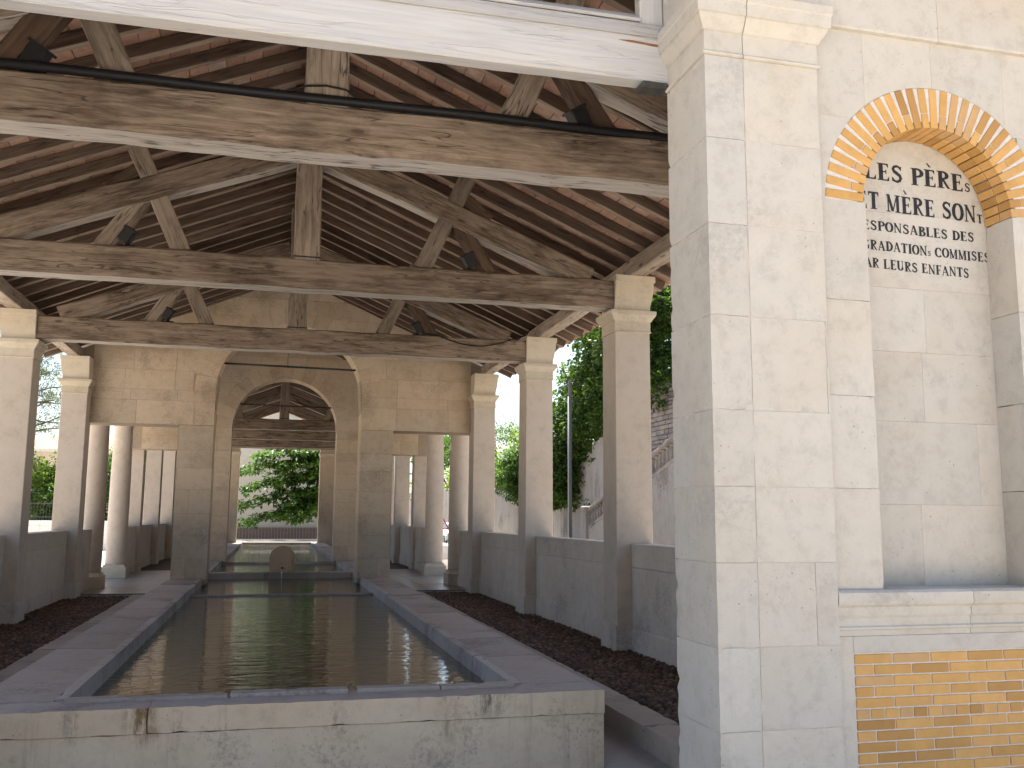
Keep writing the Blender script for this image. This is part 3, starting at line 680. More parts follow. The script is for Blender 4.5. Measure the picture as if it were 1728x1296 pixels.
# painted inscription on the niche back
def glyphs():
    tk, tn = .25, .095; G = {}
    def stem(x, z0=0, z1=1, sl=.09, top=True, bot=True, w=tk):
        s = [('L', [(x, z0), (x, z1)], w)]
        if top: s.append(('L', [(x - w / 2 - sl, z1 - .03), (x + w / 2 + sl, z1 - .03)], .06))
        if bot: s.append(('L', [(x - w / 2 - sl, z0 + .03), (x + w / 2 + sl, z0 + .03)], .06))
        return s
    def bar(x0, x1, z, t=.075, tip=.2, d=0):
        s = [('L', [(x0, z), (x1, z)], t)]
        if tip: s.append(('T', [(x1 + .02, z + tip * d), (x1 + .02, z - t * .5 * (1 if d >= 0 else -1)), (x1 - .13, z)], 0))
        return s
    def arc(cx, cz, rx, rz, a0, a1, n=14): return ('C', [(cx + rx * math.cos(math.radians(a0 + (a1 - a0) * k / n)), cz + rz * math.sin(math.radians(a0 + (a1 - a0) * k / n))) for k in range(n + 1)], 0)
    G['L'] = (stem(.2) + bar(.2, .68, .04, .08, .26, 1), .74)
    G['E'] = (stem(.2) + bar(.2, .66, .04, .08, .24, 1) + bar(.2, .62, .96, .08, .22, -1) + [('L', [(.2, .52), (.5, .52)], .07), ('L', [(.5, .40), (.5, .64)], .06)], .73)
    G['F'] = (stem(.2) + bar(.2, .64, .96, .08, .22, -1) + [('L', [(.2, .5), (.5, .5)], .07), ('L', [(.5, .38), (.5, .62)], .06)], .68)
    G['T'] = (stem(.38, top=False) + bar(.38, .72, .95, .1, .24, -1) + [('L', [(.38, .95), (.04, .95)], .1), ('T', [(.02, .72), (.02, 1.0), (.16, .95)], 0)], .76)
    G['I'] = (stem(.2), .4)
    G['P'] = (stem(.2) + [arc(.30, .74, .34, .23, 100, -100)], .72)
    G['R'] = (stem(.2) + [arc(.28, .76, .32, .21, 100, -100), ('L', [(.34, .54), (.66, .03)], .17), ('L', [(.6, .03), (.78, .03)], .06)], .80)
    G['B'] = (stem(.2) + [arc(.28, .76, .28, .2, 100, -100), arc(.28, .28, .36, .25, 100, -100)], .72)
    G['D'] = (stem(.2) + [arc(.24, .5, .46, .465, 98, -98, 20)], .80)
    G['O'] = ([arc(.40, .5, .32, .46, 0, 360, 28)], .80)
    G['C'] = ([arc(.42, .5, .34, .46, 40, 320, 24), ('L', [(.68, .62), (.70, .92)], .08)], .78)
    G['G'] = ([arc(.42, .5, .34, .46, 40, 320, 24), ('L', [(.68, .05), (.68, .42)], .16), ('L', [(.5, .42), (.8, .42)], .06)], .84)
    G['S'] = ([('C', [(.56, .80), (.50, .91), (.36, .955), (.20, .90), (.13, .76), (.20, .63), (.36, .53), (.52, .42), (.58, .27), (.51, .12), (.35, .045), (.18, .09), (.10, .22)], 0), ('L', [(.57, .72), (.60, .95)], .07), ('L', [(.09, .05), (.09, .30)], .07)], .70)
    G['U'] = (stem(.18, .3, 1, bot=False) + stem(.66, .3, 1, bot=False, w=.09) + [arc(.42, .32, .24, .28, 180, 360, 14)], .86)
    G['A'] = ([('L', [(.10, .02), (.40, 1)], .085), ('L', [(.40, .98), (.70, .02)], .21), ('L', [(.22, .33), (.56, .33)], .06), ('L', [(0, .03), (.22, .03)], .06), ('L', [(.54, .03), (.84, .03)], .06)], .84)
    G['N'] = (stem(.14, w=.09) + [('L', [(.12, 1), (.70, .02)], .2)] + stem(.70, w=.09, bot=False), .86)
    G['M'] = (stem(.13, w=.09) + [('L', [(.14, 1), (.44, .05)], .19), ('L', [(.44, .05), (.76, 1)], .075)] + stem(.80, w=.2), 1.0)
    G[' '] = ([], .38)
    return G, tk, tn
def text_mesh(line, i0, xa, xb, z0, z1, h, y):
    """glyph strokes as thin flat ribbons; letter i0 starts at x=xa, the last one ends at x=xb"""
    G, tk, tn = glyphs(); pos = []; x = 0
    for ch in line:
        sm = .52 if ch.islower() else 1; acc = ch in 'ÈÉ'; g = 'E' if acc else ch.upper()
        pos.append((x, g, sm, acc)); x += (G[g][1] * sm + .07)
    xs, xe = pos[i0][0], x - .07; k = (xb - xa) / (xe - xs)
    v, f = [], []; lay = [0]; out = []
    def quad(pts, px, sm):
        lay[0] += 1; yy = y - .0012 - (lay[0] % 7) * .00012; b = len(v)
        for a, c in pts:
            X = xa + (px + a * sm - xs) * k; zz = z0 + (z1 - z0) * (X - xa) / (xb - xa) + c * sm * h; v.append((X, yy, zz))
        f.append(tuple(range(b, b + len(pts))))
    rnd = random.Random(len(line))
    for px, g, sm, acc in pos:
        jz = rnd.uniform(-.03, .03); st = list(G[g][0]); del v[:]; del f[:]
        if acc: st.append(('T', [(.16, 1.36), (.24, 1.38), (.46, 1.13), (.30, 1.15)], 0))
        for kind, pts, wd in st:
            pts = [(a, c + jz) for a, c in pts]
            if kind == 'T': quad(pts, px, sm); continue
            if kind == 'L':
                (ax, az), (bx_, bz) = pts
                d = Vector((bx_ - ax, bz - az)); n_ = Vector((-d.y, d.x)).normalized() * wd / 2
                if abs(d.y) > abs(d.x) * 1.2: n_ = Vector((wd / 2, 0)) if d.y < 0 else Vector((-wd / 2, 0))
                quad([(ax - n_.x, az - n_.y), (bx_ - n_.x, bz - n_.y), (bx_ + n_.x, bz + n_.y), (ax + n_.x, az + n_.y)], px, sm); continue
            L, R_ = [], []
            for i, p in enumerate(pts):
                a, b = Vector(pts[max(i - 1, 0)]), Vector(pts[min(i + 1, len(pts) - 1)]); d = (b - a).normalized()
                if g == 'S': wd2 = tn + .12 * (1 - abs(i - 6) / 6.5)
                else: wd2 = tn + (tk - tn) * abs(d.y) ** 1.5
                n_ = Vector((-d.y, d.x)) * wd2 / 2; L.append((p[0] - n_.x, p[1] - n_.y)); R_.append((p[0] + n_.x, p[1] + n_.y))
            for i in range(len(pts) - 1): quad([L[i], L[i + 1], R_[i + 1], R_[i]], px, sm)
        if f: out.append(pyd('letter', list(v), list(f)))
    return out
YT = 4.93
for line, i0, xa, xb, z0, z1, h in (('LES PÈREs', 0, 3.235, 4.012, 3.713, 3.690, .113), ('ET MÈRE SONt', 1, 3.255, 4.089, 3.515, 3.487, .113), ('RESPONSABLES DES', 2, 3.262, 4.017, 3.380, 3.358, .062),
                                    ('DÉGRADATIONs COMMISES', 3, 3.256, 4.126, 3.254, 3.232, .062), ('PAR LEURS ENFANTS', 4, 3.343, 3.962, 3.136, 3.120, .062)):
    for me in text_mesh(line, i0, xa, xb, z0, z1, h, YT): link('letter', me, FAC, M['ink'])

# ---- far end facade
EN = box('end_pier', 1.88, 2.7, YE, YE + .55, -.3, 4.80, M['wall'], WH, .01)
box('end_pier', -2.7, -1.88, YE, YE + .55, -.3, 4.80, M['wall'], WH, .01)
for s in (1, -1):
    a, b = sorted((s * 1.88, s * 2.7))
    square_profile('impost', a, b, YE, YE + .55, [(0, 4.44), (.02, 4.45), (.02, 4.5), (.05, 4.55), (.05, 4.62), (0, 4.63)], M['cap'], EN)
timber('end_beam', (-2.7, YE + .27, 4.97), (2.7, YE + .27, 4.97), .3, .34, M['wood'], WH)
p = curve_cell(-4.4, 4.4, 5.142, 9, lambda x: 5.0 + 1.56 * math.sqrt(max(0, 1 - (x / 1.6) ** 2)) if abs(x) < 1.6 else 0, lambda x: zr(x, H2) + .1, 80)
link('end_gable', prism_xz(p, YE + .1, YE + .5), WH, M['wall'])
for s in (1, -1):
    a, b = sorted((s * 2.702, s * 4.4)); box('end_wall', a, b, YE + .1, YE + .5, -.3, 5.14, M['wall'], WH, 0)

# ================================================================= BASINS, WATER, FLOORS
def basin(y0, y1, front, label, zc=ZCOP, seed=1):
    rnd = random.Random(seed)
    B = thing('washing_basin', (0, y0, -.3), label, 'basin')
    box('basin_wall', XCO - .55, XCO - .002, y0 + .004, y1, -.45, zc - .17, M['basin'], B, .01)
    box('basin_wall', -XCO + .002, -XCO + .55, y0 + .004, y1, -.45, zc - .17, M['basin'], B, .01)
    box('basin_wall', -XCO + .552, XCO - .552, y1 - .38, y1, -.45, zc - .17, M['basin'], B, .01)
    # front wall in three blocks
    if front:
        for a, b in ((-XCO, XCO),): rough_box('front_block', a, b, y0 + .003, y0 + .38, -.45, zc - .172, M['basin'], B, .08, .005, .01, seed + int(a * 3))
        for a, b in ((-XCO - .004, -1.02), (-1.0198, XCO + .004)):
            fs = rough_box('front_slab', a, b, y0 - .006, y0 + .36, zc - .170, zc, M['basin'], B, .07, .004, .014, seed + 5 + int(a * 3)); fs.data.materials.append(M['coping'])
            for pl in fs.data.polygons:
                if pl.normal.z > .7: pl.material_index = 1
        for a, b in ((-1.6, -.52), (-.50, .33), (.40, 1.02), (1.025, 1.6)): rough_box('rim', a, b, y0 + .24, y0 + .365, zc - .03, zc + .028 + rnd.uniform(-.004, .006), M['coping'], B, .06, .004, .012, seed + int(a * 9))
    ys = y0 + (.365 if front else .0); y = ys
    while y < y1 - .02:
        yn = min(y1, y + rnd.uniform(1.25, 1.75))
        if y1 - yn < .6: yn = y1
        for s in (1, -1):
            d = rnd.uniform(-.15, .15) if yn < y1 and y > ys else 0
            a, b = sorted((s * (XCI + .085), s * (XCO + .005)))
            dz = rnd.uniform(-.007, .007); hy = (y + rnd.uniform(.002, .010), yn - .006)
            me = box_mesh(b - a, hy[1] - hy[0], .168, .01)
            # slab tilted a little towards the water
            o = link('coping_slab', me, B, M['coping'], M=Matrix.Translation(((a + b) / 2, sum(hy) / 2, zc - .084 + dz)) @ Matrix.Rotation(math.radians(1.2 * -s), 4, 'Y'))
            a, b = sorted((s * XCI, s * (XCI + .083)))
            rough_box('rim', a, b, hy[0], hy[1], zc - .17, zc + .012 + dz, M['rim'], B, .09, .004, .014, seed + int(y * 7))
        y = yn
    for a, b in ((-1.6, -.4), (-.397, .6), (.603, 1.6)): box('end_slab', a, b, y1 - .36, y1, zc - .168, zc - .004, M['coping'], B, .012)
    box('basin_floor', -XCI - .1, XCI + .1, y0 + .3, y1 - .3, -.45, -.36, M['basin'], B, 0)
    return B
B1 = basin(YPF, 22.95, True, 'near stone washing basin full of dark water with a worn front wall')
B2 = basin(23.2, 48.6, False, 'far stone washing basin beyond the spout running under the second arch', seed=4)
bar_ = box('cross_bar', -1.598, 1.598, 17.74, 17.80, .12, .205, M['coping'], B1, .008)
box('cross_bar', -1.598, 1.598, 28.6, 28.75, .05, .26, M['coping'], B2, .01)
def water(y0, y1, z):
    return tag(link('water', pyd('water', [(-XCI - .02, y0, z), (XCI + .02, y0, z), (XCI + .02, y1, z), (-XCI - .02, y1, z)], [(0, 1, 2, 3)]), None, M['water']), kind='structure')
water(YPF + .33, 22.65, .172); water(23.1, 48.3, .20)
# spout stone with its jet
FS = thing('spout_stone', (0, 22.8, ZCOP), 'round headed upright spout stone between the two basins', 'fountain')
pts = [(-.29, ZCOP - .01)] + [(.29 * math.cos(math.radians(180 - 7.5 * k)), .62 + .29 * math.sin(math.radians(180 - 7.5 * k))) for k in range(25)] + [(.29, ZCOP - .01)]
me = prism_xz(pts, 22.62, 22.94); bm = bmesh.new(); bm.from_mesh(me); bmesh.ops.bevel(bm, geom=[e for e in bm.edges if len(e.link_faces) == 2 and e.calc_face_angle(0) > 1.], offset=.02, segments=2, affect='EDGES'); bm.to_mesh(me); bm.free()
link('stone_slab', me, FS, M['basin'])
tube('spout', [(0, 22.64, .41), (0, 22.54, .405)], .03, M['iron'], FS)
tube('water_jet', [(0, 22.54 - .12 * k / 8, .402 - .235 * (k / 8) ** 2) for k in range(9)], .008, M['jet'], FS)
# trenches, kerbs, cobbled aisles
for sx in (1, -1):
    tr = [(sx * (XCO - .01), -.262), (sx * 2.62, -.175)]
    y0, y1 = YPF - 1.6, YA0 - .1
    tag(link('trench_floor', pyd('trench', [(tr[0][0], y0, tr[0][1]), (tr[1][0], y0, tr[1][1]), (tr[1][0], y1, tr[1][1]), (tr[0][0], y1, tr[0][1])], [(0, 1, 2, 3)] if sx > 0 else [(3, 2, 1, 0)]), None, M['trench']), kind='structure')
    a, b = sorted((sx * 2.615, sx * 4.2))
    AF = tag(box('aisle_floor', a, b, 5.2, YA0 + .2, -.40, -.035, M['earth'], None, 0), kind='structure')
    y = 5.2; i = 0
    while y < YA0 + .1:
        yn = min(YA0 + .19, y + random.uniform(.8, 1.35)); a, b = sorted((sx * 2.608, sx * 2.92))
        rough_box('kerb_stone', a, b, y + .004, yn - .004, -.3, random.uniform(-.004, .006), M['kerb'], AF, .07, .005, .016, i + 50); y = yn; i += 1
    # cobbles as one mesh of small domes
    v, f = [], []
    y = 5.25; row = 0
    while y < YA0 + .1:
        x = 2.95 + (row % 2) * .04
        while x < 4.14:
            lx, ly = random.uniform(.026, .044), random.uniform(.022, .032); hz = random.uniform(.020, .034)
            cx_, cy_ = x + lx * .9 + random.uniform(-.006, .006), y + random.uniform(-.01, .01); b = len(v); ro = random.uniform(-.5, .5)
            for rr, zz in ((1, -.04), (.86, .55), (.45, .95)):
                for k in range(6):
                    a_ = 2 * math.pi * k / 6 + ro; v.append((sx * (cx_ + lx * rr * math.cos(a_)), cy_ + ly * rr * math.sin(a_), -.035 + hz * zz))
            for q in range(2):
                for k in range(6):
                    fc = (b + q * 6 + k, b + q * 6 + (k + 1) % 6, b + q * 6 + 6 + (k + 1) % 6, b + q * 6 + 6 + k); f.append(fc if sx > 0 else fc[::-1])
            tp = tuple(b + 12 + k for k in range(6)); f.append(tp if sx > 0 else tp[::-1])
            x += lx * 2 + .006
        y += .058; row += 1
    tag(link('cobbles', pyd('cobbles', v, f, True), AF, M['cobble']), kind='stuff')
    # pavilion flags and far hall floor
    a, b = sorted((sx * 2.24, sx * 4.9)); PF = tag(box('pavilion_floor', a, b, YA0 + .21, YB1, -.4, -.012, M['mortar'], None, 0), kind='structure')
    nx, ny = 3, 9
    for i in range(nx):
        for j in range(ny):
            xa, xb = 2.24 + i * 2.66 / nx, 2.24 + (i + 1) * 2.66 / nx; ya, yb = YA0 + .21 + j * 8.3 / ny, YA0 + .21 + (j + 1) * 8.3 / ny
            a, b = sorted((sx * (xa + .003), sx * (xb - .003))); box('flagstone', a, b, ya + .003, yb - .003, -.011, .02 + random.uniform(0, .003), M['flag'], PF, .004)
    a, b = sorted((sx * 4.95, sx * 5.4)); box('step', a, b, 22.8, 25.7, -.3, -.14, M['flag'], PF, .01)
    a, b = sorted((sx * 2.24, sx * 4.2)); tag(box('far_aisle_floor', a, b, YB1 + .01, YE, -.4, -.02, M['earth'], None, 0), kind='structure')

# ================================================================= SPOTLIGHTS, PIPE, CABLES
def spotlight(x, y, z, s, label):
    L = thing('spotlight', (x, y, z), label, 'spotlight', 'black spotlights on the tie beams')
    box('bracket', x - .09, x + .09, y - .05, y + .05, z, z + .018, M['plastic'], L, .004)
    timber('arm', (x, y, z + .015), (x, y, z + .10), .03, .05, M['plastic'], L, up=(1, 0, 0), jit=0, wane=.004)
    d = Vector((-s * .55, -.25, .8)).normalized(); p = Vector((x, y, z + .14))
    timber('housing', p - d * .075, p + d * .075, .13, .15, M['plastic'], L, up=(0, 1, 0), jit=0, wane=.012)
    timber('front_frame', p + d * .07, p + d * .092, .16, .18, M['plastic'], L, up=(0, 1, 0), jit=0, wane=.01)
where = ('the tie beam that carries the black pipe', 'the middle tie beam', 'the tie beam before the arched wall')
for i in range(3):
    for s, nm in ((1, 'ivy'), (-1, 'iron fence')):
        spotlight(s * 2.02, YP[i] + .10, 4.665, s, f'black spotlight on {where[i]}, {nm} side')
PI = tag(tube('black_pipe', [(-3.9, YP[0] + .02, 4.668)] + [(-3.9 + 7.8 * k / 20, YP[0] + .005 + random.uniform(-.006, .006), 4.690 - .004 * math.sin(k * .9)) for k in range(1, 20)] + [(3.9, YP[0] + .02, 4.66)], .036, M['plastic'], None, 10), 'thick black pipe lying along the top of a tie beam', 'pipe')
v = [(-.25, YP[0] + 0, 4.73), (-.14, YP[0] - .005, 4.775), (0, YP[0] - .012, 4.79), (.15, YP[0] - .008, 4.775), (.22, YP[0] + .02, 4.74), (.3, YP[0] + .03, 4.70)]
tag(tube('thin_cable', v, .008, M['plastic'], None, 6), 'thin black cable bent round the foot of the king post', 'cable')
v = [(2.1, YP[2] + .03, 4.70)] + [(2.35 + 1.35 * k / 10, YP[2] + .0, 4.68 - .16 * math.sin(math.pi * k / 10)) for k in range(11)] + [(3.93, YP[2] + .02, 4.76), (4.02, YP[2] + .02, 4.9)]
tag(tube('sagging_cable', v, .011, M['plastic'], None, 6), 'thin black cable sagging across the end of a tie beam', 'cable')

# ================================================================= OUTSIDE: foliage helpers
def leaf_mesh(name, pts, dirs, ln, wd, jit=.35):
    """one folded four-point blade per leaf"""
    n = len(pts); pts = np.asarray(pts, float); d = np.asarray(dirs, float)
    d = d + rng.normal(0, jit, d.shape); d /= np.linalg.norm(d, axis=1)[:, None] + 1e-9
    up = rng.normal(0, .45, (n, 3)) + np.array([0, 0, 1.]); s = np.cross(d, up); s /= np.linalg.norm(s, axis=1)[:, None] + 1e-9
    nrm = np.cross(s, d)
    L = (ln * rng.uniform(.6, 1.25, n))[:, None]; Wd = (wd * rng.uniform(.7, 1.2, n))[:, None]
    a = pts; b = pts + d * L * .5 + s * Wd - nrm * Wd * .25; c = pts + d * L; e = pts + d * L * .5 - s * Wd - nrm * Wd * .25
    V = np.empty((n * 4, 3)); V[0::4], V[1::4], V[2::4], V[3::4] = a, b, c, e
    me = bpy.data.meshes.new(name); me.vertices.add(n * 4); me.vertices.foreach_set('co', V.ravel())
    me.loops.add(n * 6); me.polygons.add(n * 2)
    idx = (np.arange(n)[:, None] * 4 + np.array([0, 1, 2, 0, 2, 3])[None]).ravel()
    me.loops.foreach_set('vertex_index', idx.astype(np.int32))
    me.polygons.foreach_set('loop_start', (np.arange(n * 2) * 3).astype(np.int32)); me.update(calc_edges=True); me.validate()
    return me
def cloud(clumps, per):
    P, D = [], []
    for c, r in clumps:
        n = max(6, int(per * r[0] * r[2]))
        u = rng.normal(0, 1, (n, 3)); u /= np.linalg.norm(u, axis=1)[:, None]
        rad = rng.uniform(.35, 1.0, n) ** .6
        p = u * rad[:, None] * np.array(r) + np.array(c)
        P.append(p); D.append(u + np.array([0, 0, -.25]))
    return np.vstack(P), np.vstack(D)
def mass(centers, n, sub, spread):
    """scatter sub-clumps over bigger lobes so that the outline is uneven"""
    out = []
    for c, r in centers:
        for _ in range(n):
            u = rng.normal(0, 1, 3); u /= np.linalg.norm(u); k = rng.uniform(.55, 1.05) * spread
            q = np.array(c) + u * k * np.array(r); s = sub * rng.uniform(.55, 1.4); out.append((q, (s, s, s * .8)))
    return out
def plant(name, loc, label, cat, lobes, n, sub, per, ln, wd, mat, trunk=None, group=None, stems=5, crown='crown', spread=1.):
    T = thing(name, loc, label, cat, group)
    P_, D_ = cloud(mass(lobes, n, sub, spread), per)
    link(crown, leaf_mesh(name, P_, D_, ln, wd), T, mat)
    base = Vector(loc)
    if trunk:
        for i in range(stems):
            c = Vector(lobes[i % len(lobes)][0]); a = base + Vector((random.uniform(-.2, .2), random.uniform(-.2, .2), -.05)) * (0 if i == 0 else 1)
            mid = a.lerp(c, .5) + Vector((random.uniform(-.2, .2), random.uniform(-.2, .2), .15))
            tube('trunk' if i == 0 else 'limb', [a, a.lerp(mid, .5), mid, c], [trunk * (1 if i == 0 else .5), trunk * (.85 if i == 0 else .45), trunk * .5, trunk * .15], M['bark'], T, 7)
    return T
# ---- right side: retaining wall, ivy, stair, pole, car, sign, bollards
WX = 14.0
prof = [(20, 7.2), (30, 6.3), (34, 5.9), (38.8, 5.5), (40.5, 5.2), (41.5, 4.9), (42.2, 4.4), (44, 4.2), (50, 3.5), (59, 3.2), (75, 3.9), (110, 4.2)]
RW = thing('retaining_wall', (WX, 30, -.3), 'tall stained retaining wall with ragged top across the road', 'wall')
for (ya, za), (yb, zb_) in zip(prof[:-1], prof[1:]):
    n = max(1, int((yb - ya) / .45)) if 36 < ya < 50 else max(1, int((yb - ya) / 1.5))
    for i in range(n):
        y0, y1 = ya + (yb - ya) * i / n, ya + (yb - ya) * (i + 1) / n; z = za + (zb_ - za) * (i + .5) / n + random.uniform(-.06, .06)
        o = box('wall_bay', WX + random.uniform(-.01, .01), WX + .7, y0, y1 - .001, -.4, z if y1 > 36 else 3.9, M['render'], RW, .03)
# rubble masonry above the stair, stone by stone where it shows
z = 3.92
while z < 6.5:
    dzz = random.uniform(.13, .22); y = 27.0 + random.uniform(0, .3)
    while y < 36.6 - max(0, z - 5.4) * 2.2:
        dy = random.uniform(.2, .55)
        box('rubble_stone', WX - random.uniform(0, .04), WX + .6, y, y + dy - .02, z, z + dzz - random.uniform(.012, .03), M['rubble'], RW, .014); y += dy
    z += dzz
box('rubble_core', WX + .05, WX + .55, 26.5, 36.0, 3.9, 6.0, M['rubble'], RW, 0)
SB = thing('stone_stair', (12, 36.2, -.3), 'stone stair with old balustrade climbing along the retaining wall', 'stair')
railz = lambda y: 2.0 + (36.0 - y) * .265
pv = [(36.0, -.3), (24.0, -.3), (24.0, railz(24) - .82), (36.0, railz(36) - .82)]
v = [(11.95, y, z) for y, z in pv] + [(WX - .01, y, z) for y, z in pv]
link('stair_wall', pyd('stair', v, [(0, 1, 2, 3), (7, 6, 5, 4), (0, 3, 7, 4), (3, 2, 6, 7), (2, 1, 5, 6)]), SB, M['render'])
for y0, y1, dz in ((36.0, 24.0, 0), (36.0, 24.0, -.72)):
    timber('handrail' if dz == 0 else 'base_rail', (12.05, y0, railz(y0) - .08 + dz), (12.05, y1, railz(y1) - .08 + dz), .24, .15, M['balus'], SB, jit=.006, wane=.03)
bprof = [(.07, 0), (.07, .05), (.045, .07), (.05, .1), (.085, .2), (.08, .27), (.045, .42), (.04, .46), (.065, .48), (.065, .55)]
y = 35.7
while y > 24.2:
    lathe('baluster', bprof, M['balus'], SB, (12.05, y, railz(y) - .70), 10); y -= .31
square_profile('newel_post', 11.85, 12.28, 36.0, 36.45, [(0, -.3), (0, 1.62), (.02, 1.64), (.02, 1.68), (-.02, 1.72), (-.02, 1.86), (.05, 1.92), (.06, 2.02), (0, 2.06)], M['balus'], SB)
for i in range(28): box('step', 12.18, WX - .012, 35.9 - (i + 1) * .42, 35.9 - i * .42, -.3, railz(35.9 - i * .42) - .9 + .06, M['balus'], SB, .01)
UPO = thing('utility_pole', (11.6, 37.3, -.3), 'slim grey utility pole standing before the ivy', 'pole')
timber('pole_shaft', (11.6, 37.3, -.3), (11.62, 37.32, 7.3), .13, .15, M['pole'], UPO, up=(1, 0, 0), jit=.002, wane=.03)
tube('cable_duct', [(11.51, 37.2, -.3), (11.51, 37.2, 6.6)], .03, M['grey'], UPO)
ivy_lobes = []
for y in np.arange(13, 47, 1.4):  # near stretch runs on out of view, added and taller to block sky light
    top = 12.4 if y < 30 else 10.8 if y < 41 else 10.6 - (y - 41) * .75
    for z in np.arange(7.2 if y < 37 else 6.6 if y < 41.2 else 5.2 if y < 43 else 3.6, top, 1.5): ivy_lobes.append(((15.6 + random.uniform(-.9, .3) + (.9 if y < 34 else -1.1), y + random.uniform(-.5, .5), z), (1.4, 1.3, 1.3)))
for y, z in ((44.6, 3.4), (45.4, 3.1), (46.2, 3.4), (43.8, 4.2), (45, 4.0), (47, 3.6)): ivy_lobes.append(((13.5, y, z), (.6, .8, .9)))
plant('ivy_tree', (15.5, 38, 4), 'huge dark ivy clad tree mass overhanging the retaining wall', 'tree', ivy_lobes, 30, .52, 420, .18, .075, M['leaf_ivy'], .35, stems=6)
plant('hanging_ivy', (13.8, 41.2, 1.6), 'small tuft of ivy hanging low on the stained wall by the pole', 'plant', [((13.75, 41.2, 1.9), (.18, .35, .5))], 9, .16, 900, .12, .05, M['leaf_ivy'], .02, stems=2)
plant('round_bush', (14.4, 55, 3), 'dense round dark green bush spilling over the wall top', 'bush', [((13.9, 56.0, 4.2), (1.0, 1.5, 1.2)), ((14.0, 54.6, 4.7), (1.0, 1.3, 1.1)), ((13.8, 54.2, 3.4), (.6, .8, .8))], 46, .42, 800, .15, .06, M['leaf_mid'], .1, stems=3)
plant('sunlit_tree', (17, 62, 3.5), 'sunlit light green young tree behind the round bush', 'tree', [((16.6, 63, 6.0), (1.4, 1.5, 1.8)), ((15.2, 62, 5.2), (1.2, 1.4, 1.2)), ((18, 64, 5.6), (1.5, 1.5, 1.6)), ((14.6, 61, 4.6), (.8, 1.0, .8))], 26, .5, 240, .22, .08, M['leaf_lit'], .14, stems=4)
plant('umbrella_pine', (22, 92, 3), 'broad dark pine crown far behind the sunlit tree', 'tree', [((21, 92, 10.2), (2.6, 2.2, 1.0)), ((23.5, 93, 9.8), (2.6, 2.2, 1.0)), ((18.6, 92, 9.4), (2.0, 2.0, .9))], 26, .7, 120, .3, .06, M['leaf_ivy'], .3, stems=4)
plant('yellowing_bush', (14.6, 72, 3.5), 'yellow green bush on the wall seen between the columns', 'bush', [((14.2, 74, 4.6), (1.1, 2.0, 1.1)), ((14.6, 70, 5.6), (1.3, 2.0, 1.2)), ((15, 77, 5.0), (1.3, 2.0, 1.3))], 26, .5, 240, .22, .09, M['leaf_lit'], .1, stems=3)
plant('roadside_tree', (15.5, 84, 3.5), 'mid green roadside tree rising above the yellowing bush', 'tree', [((15.5, 84, 8.0), (1.8, 2.0, 1.5)), ((16.8, 86, 6.4), (2.2, 2.0, 2.0)), ((13.9, 88, 7.0), (1.6, 2.0, 1.8)), ((14.2, 90, 4.6), (1.8, 2.0, 1.8))], 26, .65, 150, .28, .11, M['leaf_mid'], .2, stems=4)
plant('far_cypress', (19, 120, 3), 'tall dark tree top seen past the column capital', 'tree', [((19.5, 120, 12.6), (1.3, 1.3, 1.6)), ((20.4, 121, 11), (1.6, 1.6, 1.6)), ((17.6, 120, 10.6), (1.4, 1.4, 1.2))], 24, .7, 120, .35, .1, M['leaf_ivy'], .3, stems=3)
